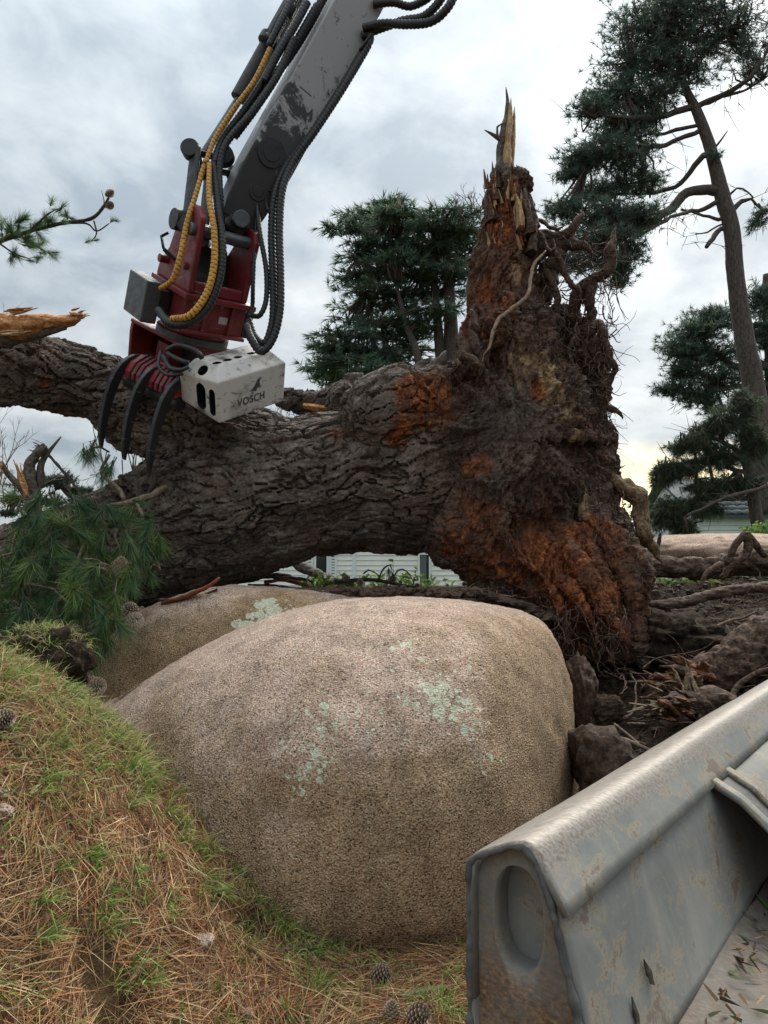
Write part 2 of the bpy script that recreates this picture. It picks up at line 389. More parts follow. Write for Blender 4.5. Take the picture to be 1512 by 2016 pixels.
def terrain(x, y, detail=True):
    x = np.asarray(x, float).ravel(); y = np.asarray(y, float).ravel(); z = np.zeros_like(x)
    xc = np.clip(x, -9, 9); yc = np.clip(y, -3, 12.5)
    for k, c in enumerate(ctl):
        r2 = (xc-c[0])**2+(yc-c[1])**2; z += TW[k]*np.where(r2 > 0, .5*r2*np.log(r2+1e-12), 0)
    z += TW[-3]+TW[-2]*xc+TW[-1]*yc
    z = np.clip(z, -.3, 1.6)
    far = sstep(9.5, 15, np.maximum(np.abs(x)*1.5, y))
    z = z*(1-far)+far*(.45+.05*fbm(np.stack([x*.06, y*.06, x*0], 1), 3, 5)*10*.3)
    if detail:
        p = np.stack([x, y, 0*x], 1)
        right = sstep(.9, 1.5, x)*sstep(3.3, 4.2, y)*(1-sstep(8.5, 10, y))
        z = z+.02*fbm(p*3, 4, 3)*(1-far)+right*(.10*fbm(p*2.6, 5, 9, .6))
        # small washed-out holes by the boulder foot and at the near edge
        for hx, hy, hr, hd in (P(500, 1850, 3.15)[:2].tolist()+[.075, .26], P(190, 1915, 2.55)[:2].tolist()+[.09, .12], P(540, 2000, 2.72)[:2].tolist()+[.08, .06], P(220, 2010, 2.45)[:2].tolist()+[.10, .10]):
            z = z-hd*np.exp(-((x-hx)**2+((y-hy)*1.3)**2)/(hr*hr))
    return z
def axis_coords(lo, hi, step, far):
    core = np.arange(lo, hi+1e-6, step); g = []; s = step; v = hi
    while v < far: s *= 1.22; v += s; g.append(v)
    h = []; s = step; v = lo
    while v > -far: s *= 1.22; v -= s; h.append(v)
    return np.concatenate([h[::-1], core, g])
xs = axis_coords(-3.0, 4.2, .028, 1400); ys = axis_coords(1.7, 9.6, .028, 1400)
X, Y = np.meshgrid(xs, ys); Z = terrain(X, Y)
nx, ny = len(xs), len(ys)
i = np.arange(ny-1)[:, None]*nx; j = np.arange(nx-1)[None, :]
F = np.stack([i+j, i+j+1, i+nx+j+1, i+nx+j], -1).reshape(-1, 4)
g = MB(); g.add(np.stack([X.ravel(), Y.ravel(), Z], 1), F)
def ground_mat():
    m = NT('ground'); n = m.noise(16, 6, .7); n2 = m.noise(1.6, 4, .6)
    soil = m.ramp(n, (.32, (.012, .009, .007)), (.5, (.040, .028, .020)), (.64, (.085, .060, .042)), (.8, (.15, .11, .08)))
    lit = m.ramp(n, (.3, (.05, .032, .018)), (.5, (.13, .085, .045)), (.7, (.22, .15, .08)))
    gr = m.ramp(m.noise(3, 5, .6), (.35, (.035, .05, .018)), (.6, (.07, .10, .03)), (.75, (.12, .13, .05)))
    sep = m.n('ShaderNodeSeparateXYZ'); m.l(m.co(), sep.inputs[0])
    wob = m.math('MULTIPLY', m.math('SUBTRACT', n2, .5), 1.2)
    near = m.math('MULTIPLY', m.math('LESS_THAN', m.math('ADD', sep.outputs[0], wob), .9), m.math('LESS_THAN', sep.outputs[1], 4.2))
    c = m.mix(near, soil, lit)
    far = m.math('GREATER_THAN', m.math('ADD', sep.outputs[1], wob), 8.6)
    c = m.mix(far, c, gr)
    return m.fin(c, .95, m.bump(m.math('ADD', n, m.noise(60, 3, .6)), .9, .02), spec=.1)
kind(build(g, 'ground', ground_mat()), 'structure')

# ------------------------------------------------------------------ boulders
def granite(name, pink=1.0, moss=.5, lichen=.5, lich_scale=12.0, lc0=(0, 0, -9), al0=(0, 0, -9)):
    m = NT(name); g1 = m.voro(165, 'F1', out='Color'); s = m.n('ShaderNodeSeparateColor'); m.l(g1, s.inputs[0])
    gr = m.ramp(s.outputs[0], (.0, (.08, .065, .055)), (.07, (.18, .135, .11)), (.13, (.36, .255, .195)), (.5, (.50, .345, .26)), (.75, (.60, .44, .345)), (.92, (.69, .58, .49)), (1, (.5, .43, .38)))
    gr2 = m.ramp(m.noise(230, 2, .6), (.35, .78), (.6, 1.12))
    gr = m.mix(.6, gr, gr2, 'MULTIPLY')
    geo = m.n('ShaderNodeNewGeometry'); sp = m.n('ShaderNodeSeparateXYZ'); m.l(geo.outputs['Normal'], sp.inputs[0]); po = m.n('ShaderNodeSeparateXYZ'); m.l(geo.outputs['Position'], po.inputs[0])
    bn = m.noise(1.5, 5, .6); fn = m.noise(7, 5, .65)
    # algae film grows where water runs down the steeper flank
    steep = m.math('SUBTRACT', 1.0, sp.outputs[2])
    al = m.math('ADD', m.math('MULTIPLY', steep, .75), m.math('MULTIPLY', m.math('SUBTRACT', bn, .5), 1.9))
    al = m.math('ADD', al, m.math('MULTIPLY', m.math('SUBTRACT', fn, .5), .7))
    ds2 = m.n('ShaderNodeVectorMath', operation='DISTANCE'); m.l(geo.outputs['Position'], ds2.inputs[0]); ds2.inputs[1].default_value = al0
    al = m.math('ADD', al, m.math('MULTIPLY', m.math('SUBTRACT', 1.0, m.math('MULTIPLY', ds2.outputs['Value'], 1/1.3), True), .34))
    alm = m.ramp(al, (.12, 0), (.62, moss))
    tint = m.mix(alm, gr, m.mix(1.0, gr, (.66, .61, .44), 'MULTIPLY'))
    grey = m.ramp(m.noise(2.4, 5, .65), (.5, 0), (.72, .45))
    tint = m.mix(grey, tint, m.mix(1.0, tint, (.62, .60, .62), 'MULTIPLY'))
    stn = m.ramp(m.noise(3.0, 5, .65, m.co((2.2, 2.2, .5))), (.38, .80), (.54, 1.0), (.7, 1.1)); tint = m.mix(.8, tint, stn, 'MULTIPLY')
    mot = m.ramp(m.noise(9, 5, .7), (.36, .80), (.62, 1.15)); tint = m.mix(.8, tint, mot, 'MULTIPLY')
    # lichen rosettes
    wob = m.n('ShaderNodeVectorMath', operation='MULTIPLY_ADD'); m.l(m.noise(22, 3, .6, col=True), wob.inputs[0]); wob.inputs[1].default_value = (.05, .05, .05); m.l(m.co(), wob.inputs[2])
    v1 = m.voro(lich_scale, 'F1', wob.outputs[0]); v2 = m.voro(lich_scale*2.6, 'F1', wob.outputs[0])
    dst = m.n('ShaderNodeVectorMath', operation='DISTANCE'); m.l(geo.outputs['Position'], dst.inputs[0]); dst.inputs[1].default_value = lc0
    clu = m.math('MULTIPLY', m.math('SUBTRACT', 1.0, m.math('MULTIPLY', dst.outputs['Value'], 1/.75), True), .31)
    rad = m.math('MULTIPLY', m.math('SUBTRACT', m.math('ADD', clu, m.noise(2.1, 4, .6, m.co((1, 1, 1), (.3, .2, 1.1)))), .655-.06*lichen), 2.4)
    l1 = m.math('LESS_THAN', v1, rad); l2 = m.math('LESS_THAN', v2, m.math('MULTIPLY', rad, 1.05))
    lm = m.math('MULTIPLY', m.math('MAXIMUM', l1, l2), m.ramp(m.noise(70, 3, .7), (.34, .3), (.46, 1.0)))
    lc = m.ramp(m.noise(45, 3, .6), (.35, (.40, .42, .30)), (.65, (.62, .64, .50)))
    c = m.mix(lm, tint, lc)
    h = m.math('ADD', m.math('MULTIPLY', m.voro(120, 'F1'), .9), m.math('MULTIPLY', m.noise(85, 4, .65), 1.3))
    return m.fin(c, .85, m.bump(h, .85, .012), spec=.2)
M_gran = granite('pink_granite', 1, .85, .55, 15.0, tuple(P(810, 1350, 3.58)), tuple(P(1020, 1400, 4.0)))
M_gran2 = granite('mossy_granite', 1, 1.15, .8, 9.0, tuple(P(520, 1200, 5.5)), tuple(P(430, 1230, 5.4)))
def boulder(name, tab, mat, label, p=2.4, zlow=.2, zb=-.35, nx=230, nt_=260, amp=.03, seed=3):
    tab = np.array(tab); x0, x1 = tab[0, 0], tab[-1, 0]
    s = (1-np.cos(np.linspace(0, math.pi, nx)))/2; x = x0+(x1-x0)*s
    # smooth interpolation of the table
    def ip(k):
        v = np.interp(x, tab[:, 0], tab[:, k]); ker = np.ones(9)/9
        vp = np.pad(v, 4, mode='edge'); return np.convolve(vp, ker, 'valid')
    zt, yc, hw = ip(1), ip(2), ip(3)
    th = np.linspace(0, 2*math.pi, nt_, endpoint=False); c, sn = np.cos(th), np.sin(th)
    cy = np.sign(c)*np.abs(c)**(2/p); sz = np.sign(sn)*np.abs(sn)**(2/p)
    Yv = yc[:, None]+hw[:, None]*cy[None, :]
    zlo = np.minimum(zlow, zt-.1)
    Zv = np.where(sn[None, :] > 0, zlo[:, None]+(zt-zlo)[:, None]*sz[None, :], zlo[:, None]+(zlo-zb)[:, None]*sz[None, :])
    V = np.stack([np.repeat(x[:, None], nt_, 1), Yv, Zv], -1).reshape(-1, 3)
    ctr = np.array([x.mean(), yc.mean(), zlow]); d = unit(V-ctr)
    V = V+d*(amp*fbm(V*1.3, 4, seed)+.012*fbm(V*7, 3, seed+4)+.006*fbm(V*45, 3, seed+8))[:, None]
    i = np.arange(nx-1)[:, None]*nt_; j = np.arange(nt_)[None, :]; j2 = (j+1) % nt_
    F = np.stack([i+j, i+nt_+j, i+nt_+j2, i+j2], -1).reshape(-1, 4)
    mb = MB(); mb.add(V, F); n0 = 0
    mb.F.append([list(range(nt_)), list(range((nx-1)*nt_, nx*nt_))[::-1]])
    o = build(mb, name, mat); tag(o, label, 'boulder'); return o
boulder('granite_boulder', [(-2.15, .45, 5.15, .35), (-1.89, .64, 5.1, .7), (-1.52, .845, 5.0, 1.0), (-1.165, 1.07, 4.9, 1.2), (-.90, 1.20, 4.8, 1.3), (-.64, 1.30, 4.75, 1.38), (-.38, 1.36, 4.7, 1.42), (-.12, 1.385, 4.7, 1.44), (.145, 1.392, 4.7, 1.44), (.475, 1.377, 4.7, 1.34), (.70, 1.34, 4.78, 1.14), (.88, 1.295, 4.88, .90), (1.0, 1.23, 4.94, .72), (1.06, 1.16, 4.97, .60), (1.10, 1.06, 5.0, .50), (1.125, .92, 5.0, .40), (1.135, .8, 5.0, .3)],
        M_gran, 'huge rounded pink granite boulder with pale green lichen spots in the foreground', seed=3)
boulder('granite_boulder', [(-2.75, .45, 5.8, .4), (-2.35, .80, 5.9, .6), (-1.95, 1.20, 6.0, .75), (-1.6, 1.36, 6.05, .85), (-1.29, 1.44, 6.1, .9), (-.9, 1.43, 6.1, .9), (-.46, 1.40, 6.1, .85), (-.14, 1.345, 6.1, .75), (.25, 1.25, 6.1, .6), (.5, 1.1, 6.1, .4)],
        M_gran2, 'low mossy granite boulder under the fallen trunk, behind the big pink boulder', seed=31, nx=150, nt_=180, amp=.05)

# ------------------------------------------------------------------ the fallen tree
tree = thing('fallen_tree', 'huge uprooted pine lying across the rocks with its root plate upended', 'tree', (0, 7, 1.0))
vox = MB()
def vt(lst, n=20, step=.12):
    p, r_ = path(lst); p, r_ = resample(p, r_, step); addtube(vox, p, r_, n)
def vs(px, py, d, rp, sy=1.0):
    c = P(px, py, d); r_ = rp*d/FPX; bm = bmesh.new(); bmesh.ops.create_icosphere(bm, subdivisions=3, radius=r_)
    V = np.array([v.co[:] for v in bm.verts])*np.array([1, sy, 1])+c; F = np.array([[v.index for v in f.verts] for f in bm.faces]); bm.free(); vox.add(V, F)
vt([(-220, 1190, 7.5, 85), (120, 1115, 7.35, 98), (300, 1055, 7.2, 120), (450, 995, 7.1, 146), (600, 957, 7.0, 128), (720, 948, 7.0, 126), (860, 925, 7.0, 152), (1000, 890, 7.0, 190)], 28)
vt([(-260, 728, 6.75, 56), (0, 733, 6.85, 54), (100, 742, 6.88, 62), (200, 762, 6.92, 60), (265, 805, 6.95, 72), (340, 835, 6.95, 72), (430, 885, 7.0, 95), (520, 930, 7.0, 110)])
vt([(395, 918, 6.9, 26), (320, 938, 6.8, 19), (270, 953, 6.75, 17), (225, 968, 6.7, 13)], 12)
vs(250, 862, 6.95, 24); vs(235, 850, 6.95, 20)
vt([(750, 800, 7.5, 60), (690, 795, 7.6, 46), (634, 800, 7.7, 20), (546, 782, 7.8, 11)], 14)
vs(762, 815, 6.55, 76); vs(790, 795, 6.5, 72); vs(728, 812, 6.65, 52); vs(838, 778, 6.55, 54); vs(850, 760, 6.8, 46)
vt([(1010, 880, 7.0, 190), (1005, 740, 6.95, 116), (988, 620, 6.95, 72), (987, 520, 6.95, 56), (996, 425, 6.95, 42), (1003, 350, 6.95, 30)], 24)
vt([(930, 800, 6.9, 85), (938, 680, 6.9, 32), (962, 560, 6.9, 30)], 16)
vt([(1095, 610, 7.3, 22), (1112, 660, 7.3, 42), (1125, 730, 7.3, 54), (1138, 850, 7.2, 54), (1150, 980, 7.1, 70), (1182, 1090, 7.0, 72), (1200, 1200, 6.8, 72), (1215, 1290, 6.6, 50)])
vt([(950, 1000, 6.8, 130), (1000, 1065, 6.7, 108), (1090, 1125, 6.6, 108), (1165, 1200, 6.5, 90), (1195, 1290, 6.4, 62)])
vt([(900, 1030, 6.8, 70), (925, 1070, 6.7, 62), (965, 1100, 6.65, 62)], 16)
vs(1000, 950, 6.75, 150); vs(1050, 900, 8.0, 120, 1.2); vs(1050, 740, 7.9, 85, 1.3); vs(1090, 1080, 7.8, 115, 1.3)
vt([(1040, 820, 6.55, 60), (1085, 760, 6.6, 40), (1050, 700, 6.6, 30)], 14)
vt([(1180, 880, 6.7, 24), (1165, 960, 6.55, 30), (1185, 1060, 6.4, 32), (1225, 1140, 6.3, 30), (1240, 1230, 6.3, 26)], 14)
random.seed(31)
for l in [
 [(1110, 1060, 6.25, 8), (1125, 1085, 6.05, 13), (1160, 1140, 5.95, 14), (1190, 1200, 5.9, 12), (1222, 1255, 5.95, 9), (1238, 1300, 6.0, 3)],
 [(1085, 1110, 6.2, 6), (1105, 1135, 6.0, 10), (1140, 1180, 5.92, 9), (1165, 1225, 5.88, 7), (1180, 1270, 5.88, 3)],
 [(1175, 960, 6.55, 10), (1200, 1040, 6.35, 16), (1228, 1110, 6.22, 18), (1248, 1180, 6.16, 15), (1264, 1260, 6.12, 11), (1272, 1320, 6.1, 4)],
 [(1180, 1040, 6.4, 10), (1240, 1085, 6.27, 14), (1262, 1130, 6.22, 12), (1270, 1200, 6.2, 9), (1288, 1280, 6.15, 3)],
 [(1150, 1040, 6.35, 9), (1175, 1120, 6.15, 14), (1200, 1180, 6.05, 12), (1208, 1260, 5.98, 7), (1200, 1310, 5.95, 3)],
 [(1030, 1080, 6.25, 7), (1080, 1150, 6.05, 10), (1105, 1210, 5.95, 8), (1120, 1275, 5.92, 3)],
 [(1130, 660, 6.95, 12), (1160, 700, 6.85, 14), (1158, 760, 6.8, 16), (1168, 830, 6.78, 13), (1178, 900, 6.75, 11), (1195, 960, 6.7, 14)],
 [(1120, 760, 6.75, 10), (1130, 820, 6.65, 14), (1150, 880, 6.6, 14), (1155, 950, 6.5, 12)],
 [(1050, 600, 6.9, 10), (1075, 640, 6.8, 16), (1088, 690, 6.7, 18), (1110, 760, 6.65, 16), (1130, 850, 6.55, 14), (1145, 930, 6.45, 14), (1150, 1010, 6.4, 12)],
 [(930, 730, 6.45, 10), (960, 690, 6.45, 16), (985, 640, 6.5, 14), (1000, 580, 6.6, 10)],
 [(1030, 640, 6.6, 10), (1050, 690, 6.5, 16), (1080, 740, 6.45, 16), (1100, 800, 6.42, 12), (1125, 870, 6.4, 9)],
 [(890, 860, 6.45, 10), (920, 930, 6.35, 16), (900, 1000, 6.35, 20), (915, 1060, 6.35, 16)],
 [(960, 980, 6.25, 10), (990, 1040, 6.15, 16), (1020, 1090, 6.1, 14), (1070, 1130, 6.1, 9)]]: vt(l, 10, .05)
for _ in range(13):     # irregular knots and clods over the plate
    px = random.uniform(900, 1110); py = random.uniform(680, 1180); vs(px, py, random.uniform(6.35, 6.7) if px > 930 else 6.5, random.uniform(10, 26))
tmp = link('tmp', vox.mesh('tmp'))
md = tmp.modifiers.new('r', 'REMESH'); md.mode = 'VOXEL'; md.voxel_size = .015; md.use_smooth_shade = True
ev = tmp.evaluated_get(bpy.context.evaluated_depsgraph_get()); rm = bpy.data.meshes.new_from_object(ev)
bpy.data.objects.remove(tmp, do_unlink=True)
nv = len(rm.vertices); V = np.zeros(nv*3, np.float32); rm.vertices.foreach_get('co', V); V = V.reshape(-1, 3).astype(float)
E = np.zeros(len(rm.edges)*2, np.int32); rm.edges.foreach_get('vertices', E); E = E.reshape(-1, 2)
deg = np.bincount(E.ravel(), minlength=nv).astype(float)
def lap(V, k, f=.6):
    for _ in range(k):
        A = np.zeros_like(V)
        for c in range(3): A[:, c] = np.bincount(E[:, 0], V[E[:, 1], c], nv)+np.bincount(E[:, 1], V[E[:, 0], c], nv)
        V = V*(1-f)+f*A/np.maximum(deg, 1)[:, None]
    return V
V = lap(V, 9)
def vnormals(V):
    rm.vertices.foreach_set('co', V.astype(np.float32).ravel()); rm.update()
    N = np.zeros(nv*3, np.float32); rm.vertices.foreach_get('normal', N) if False else rm.vertex_normals.foreach_get('vector', N)
    return N.reshape(-1, 3).astype(float)
Nn = vnormals(V)
# region weights in world space
xw, yw, zw = V[:, 0], V[:, 1], V[:, 2]
wr = sstep(.15, .75, xw+.12*fbm(V*2.5, 3, 70))                 # 0 trunk .. 1 root plate
spire = sstep(2.6, 3.2, zw)*wr
warp = np.stack([fbm(V*1.5, 3, 40+k) for k in range(3)], 1)
def furrow(dirv, size, comp, seed, wamp):
    dv = np.array(dirv)/np.linalg.norm(dirv); q = V+warp*wamp
    q = q-(1-comp)*(q@dv)[:, None]*dv
    f1, f2, cid = voro(q/size, seed); return f2-f1, cid
limbm = (1-sstep(-1.5, -.9, xw))*sstep(2.05, 2.25, zw)
warp = warp+.28*np.stack([fbm(V*6.0, 3, 140+k) for k in range(3)], 1)
e1, c1 = furrow((.97, 0, .20), .090, .125, 1, .17)
e1b, c1b = furrow((.95, 0, -.22), .070, .125, 5, .13)
e1 = e1*(1-limbm)+e1b*limbm; c1 = c1*(1-limbm)+c1b*limbm
e2, c2 = furrow((.2, 0, 1), .10, .14, 2, .2)
e3, c3 = furrow((.97, 0, .15), .034, .30, 3, .06)
e4, c4 = furrow((.15, 0, 1), .040, .16, 7, .10)
rd = np.stack([xw-1.05, (yw-7)*.4, zw-2.3], 1)
pl = sstep(.0, .10, e1); pr = sstep(.0, .14, e2)
terr = fbm(V*np.array([2.2, 7, 7])+warp*1.5, 4, 66, .6)*4; terr = (np.floor(terr)+sstep(.6, 1, terr-np.floor(terr)))/4
bark_h = pl*(.026+.046*c1)+.007*sstep(0, .2, e3)*pl+.028*terr
terv = fbm(V*np.array([7, 7, 1.8])+warp*1.2, 4, 67, .6)*4; terv = (np.floor(terv)+sstep(.6, 1, terv-np.floor(terv)))/4
root_h = pr*(.02+.035*c2)*(.5+.5*spire)+.016*sstep(0, .2, e4)*(.4+c4)+.03*terv
cx0, _, cz0 = P(985, 860, 7.0); pang = np.arctan2(zw-cz0, xw-cx0); prad = np.hypot(zw-cz0, xw-cx0)
pq = np.stack([np.cos(pang)*3.2, np.sin(pang)*3.2, yw*2.2+prad*.55], 1)+warp*.55
ridg = 1-np.abs(fbm(pq*1.15, 4, 81, .45)); ridf = 1-np.abs(fbm(pq*np.array([4.5, 4.5, 2.5]), 4, 86))
ridg2 = 1-np.abs(fbm(V*6.0+warp*1.2, 4, 91))
root_h = root_h*.9+(.155*(ridg-.75)+.034*(ridf-.75))*sstep(.1, .5, prad)+.036*(ridg2-.75)+.06*fbm(V*2.2, 3, 95)+.008*fbm(V*22, 3, 97)
disp = bark_h*(1-wr)+root_h*wr+.045*fbm(V*1.6, 3, 60)
V2 = V+Nn*disp[:, None]
# torn reddish wood, pale wood and soil
def blob(lst, jag=.75):
    m = np.zeros(nv)
    for px, py, d, rx, rz in lst:
        c = P(px, py, d); k = d/FPX
        q = np.sqrt(((xw-c[0])/(rx*k))**2+((zw-c[2])/(rz*k))**2+((yw-c[1])/.75)**2)
        q = q+jag*fbm(V*np.array([5, 5, 4.0])+warp*2, 4, 50)+.25*fbm(V*18, 3, 57)
        m = np.maximum(m, 1-sstep(.45, 1.15, q))
    return m
torn = blob([(850, 775, 6.2, 58, 50), (800, 765, 6.1, 40, 46), (790, 835, 6.05, 30, 50), (870, 825, 6.3, 46, 30), (835, 800, 6.1, 40, 40), (925, 1010, 6.2, 34, 42), (965, 1120, 6.2, 85, 42), (900, 1075, 6.3, 30, 40), (1060, 1080, 6.1, 62, 75), (1125, 1080, 6.2, 44, 60), (1175, 1090, 6.3, 46, 80), (1080, 1180, 6.1, 70, 50), (1165, 1210, 6.1, 75, 95), (985, 440, 6.7, 34, 75), (960, 560, 6.6, 26, 60), (930, 620, 6.6, 22, 40), (940, 920, 6.3, 30, 24), (660, 850, 6.3, 20, 12), (1060, 770, 6.3, 16, 20), (640, 812, 7.6, 26, 12), (80, 745, 6.5, 16, 12), (1000, 600, 6.6, 14, 30)])
torn = np.clip(torn*(.55+1.0*fbm(V*np.array([4, 4, 2.5])+warp, 4, 151)+.3), 0, 1)
broad = blob([(1060, 1110, 6.2, 190, 110), (1190, 1160, 6.2, 90, 170), (970, 520, 6.7, 70, 190), (850, 800, 6.5, 70, 80), (930, 1050, 6.3, 70, 90)], .5)*.42*(.6+.8*fbm(V*3.0, 4, 161)+.2)
torn = np.maximum(torn, np.clip(broad, 0, .5))
pale = blob([(1030, 720, 6.4, 34, 60), (1075, 760, 6.3, 24, 46), (1105, 810, 6.3, 20, 44), (1120, 870, 6.4, 14, 40), (1005, 375, 6.8, 14, 40), (1150, 980, 6.4, 12, 40)], .9)*np.clip(.35+1.6*fbm(V*np.array([9, 9, 4.0])+warp, 4, 171), 0, .9)
pale = np.maximum(pale, blob([(915, 700, 6.6, 20, 12), (1010, 545, 6.7, 12, 30)], .5)*.5)
soil = blob([(1120, 660, 7.0, 60, 90), (1150, 820, 7.0, 60, 120), (1010, 870, 6.5, 150, 60), (940, 830, 6.5, 70, 60), (1020, 960, 6.4, 120, 40), (1150, 1250, 6.4, 80, 60), (1100, 960, 6.5, 60, 60), (890, 880, 6.5, 40, 50)], .6)*(1-torn*.8)
back = sstep(7.3, 7.9, yw)*wr; soil = np.maximum(soil, back)
colr = np.stack([torn, pale*(1-torn*.5), soil*np.clip(.45+.9*fbm(V*3, 4, 181), 0, .65), wr], 1)
rm.vertices.foreach_set('co', V2.astype(np.float32).ravel()); rm.update()
at = rm.attributes.new('col', 'FLOAT_COLOR', 'POINT'); at.data.foreach_set('color', colr.astype(np.float32).ravel())
rm.polygons.foreach_set('use_smooth', np.zeros(len(rm.polygons), bool)); rm.materials.clear(); rm.materials.append(M_bark); rm.name = 'trunk'
trunk = link('trunk', rm, None, tree); trunk['label'] = 'dark furrowed trunk with torn orange wood on its root flare'

def root(lst, mat=M_root, name='root', rough=.5, n=10, parent=tree, step=.025, seed=None, thin=.74):
    p, r_ = path(lst); p, r_ = resample(p, r_, step); r_ = r_*thin
    if name == 'root': r_ = r_*np.clip((1-np.linspace(0, 1, len(r_)))/.3+.06, 0, 1)**.6*np.clip(np.linspace(0, 1, len(r_))/.1+.5, 0, 1)
    if name == 'bark_slab': r_ = r_*(1-np.abs(np.linspace(-1, 1, len(r_)))**3*.85)
    sd_ = seed if seed is not None else random.randrange(999)
    p = p+np.stack([fbm(p*7, 3, sd_+k) for k in range(3)], 1)*min(.075, 4.0*r_.mean())*np.linspace(.2, 1, len(p))[:, None]
    mb = MB(); addtube(mb, p, r_, n, rough=rough, rs=14, seed=sd_); return build(mb, name, mat, parent)
for l in [
 [(1045, 480, 6.95, 20), (1069, 462, 6.95, 17), (1105, 468, 6.9, 15), (1130, 448, 6.85, 12), (1149, 426, 6.8, 9), (1156, 404, 6.8, 5)],
 [(1040, 520, 7.0, 24), (1070, 490, 7.0, 28), (1100, 478, 6.95, 24), (1118, 455, 6.95, 14), (1122, 437, 6.95, 6)],
 [(1060, 600, 7.0, 30), (1075, 550, 7.0, 30), (1092, 515, 6.95, 26), (1110, 482, 6.9, 18), (1140, 480, 6.85, 14), (1166, 498, 6.8, 8), (1160, 515, 6.8, 3)],
 [(1120, 640, 7.0, 22), (1130, 600, 6.95, 18), (1142, 570, 6.9, 17), (1170, 552, 6.85, 16), (1197, 530, 6.8, 16), (1205, 490, 6.8, 15), (1212, 442, 6.8, 8)],
 [(1165, 650, 7.0, 16), (1162, 600, 6.9, 15), (1160, 555, 6.85, 14), (1175, 545, 6.85, 12)],
 [(1088, 490, 6.8, 10), (1104, 518, 6.75, 9), (1117, 552, 6.75, 9), (1140, 580, 6.75, 8), (1150, 610, 6.8, 6)],
 [(1072, 530, 6.85, 9), (1085, 560, 6.8, 9), (1100, 605, 6.8, 9), (1108, 640, 6.85, 7)],
 [(1150, 660, 6.9, 20), (1175, 640, 6.9, 17), (1190, 655, 6.85, 14), (1193, 690, 6.85, 12), (1170, 700, 6.9, 12)],
 [(1165, 690, 6.9, 10), (1190, 672, 6.8, 8), (1201, 705, 6.75, 9), (1208, 725, 6.75, 9), (1200, 750, 6.8, 8), (1194, 790, 6.85, 8), (1180, 820, 6.9, 7)],
 [(1165, 775, 6.9, 9), (1193, 803, 6.85, 9), (1215, 815, 6.8, 9), (1226, 830, 6.8, 3)],
 [(1165, 815, 6.9, 9), (1193, 832, 6.85, 10), (1208, 842, 6.8, 9), (1219, 852, 6.8, 5)],
 [(1175, 835, 6.9, 7), (1204, 856, 6.85, 8), (1207, 880, 6.8, 6), (1212, 898, 6.8, 2)],
 [(1170, 925, 6.8, 7), (1196, 919, 6.75, 5), (1230, 917, 6.7, 2.5)],
 [(1140, 650, 6.7, 5), (1120, 690, 6.65, 6), (1135, 740, 6.65, 5), (1150, 790, 6.65, 4)],
 [(1060, 430, 6.9, 7), (1075, 440, 6.85, 5), (1100, 448, 6.8, 5), (1120, 442, 6.8, 3)],
 [(1062, 455, 6.7, 6), (1075, 480, 6.65, 5), (1090, 500, 6.6, 5), (1095, 470, 6.6, 3)],
 ]: root(l)
o = root([(1180, 950, 6.7, 20), (1215, 952, 6.6, 20), (1242, 965, 6.5, 21), (1258, 1000, 6.45, 19), (1262, 1040, 6.4, 18), (1272, 1072, 6.4, 16), (1295, 1098, 6.4, 8), (1310, 1114, 6.4, 2)], simple_wood('peeled_root', ((.36, (.03, .018, .010)), (.48, (.09, .055, .030)), (.58, (.18, .12, .065)), (.72, (.32, .23, .13))), (8, 8, 8), 5), rough=.7, n=16, thin=.9); o['label'] = 'thick hooked root with peeling yellowish bark'
o = root([(1074, 492, 6.6, 3.5), (1047, 528, 6.5, 4.5), (1040, 575, 6.4, 5), (1018, 601, 6.35, 5), (975, 634, 6.3, 5.5), (960, 688, 6.25, 5), (945, 718, 6.25, 3)], simple_wood('pale_root', ((.35, (.12, .08, .055)), (.55, (.27, .19, .13)), (.7, (.36, .27, .19))), (8, 8, 8), 5), rough=.2, n=8); o['label'] = 'thin pale root trailing down the front of the root plate'
# bark slabs leaning on the flare
for l in [[(925, 610, 6.3, 10), (938, 640, 6.25, 12), (948, 660, 6.25, 9)], [(905, 650, 6.35, 14), (915, 690, 6.3, 16), (918, 720, 6.3, 12)], [(910, 690, 6.2, 9), (930, 705, 6.15, 11), (946, 716, 6.15, 8)], [(880, 690, 6.6, 16), (862, 720, 6.6, 18), (838, 740, 6.65, 12)], [(925, 640, 6.4, 12), (940, 690, 6.35, 14), (950, 740, 6.35, 10)]]:
    root(l, M_root if l[0][0] > 900 else M_limb, 'bark_slab', .6, 9)
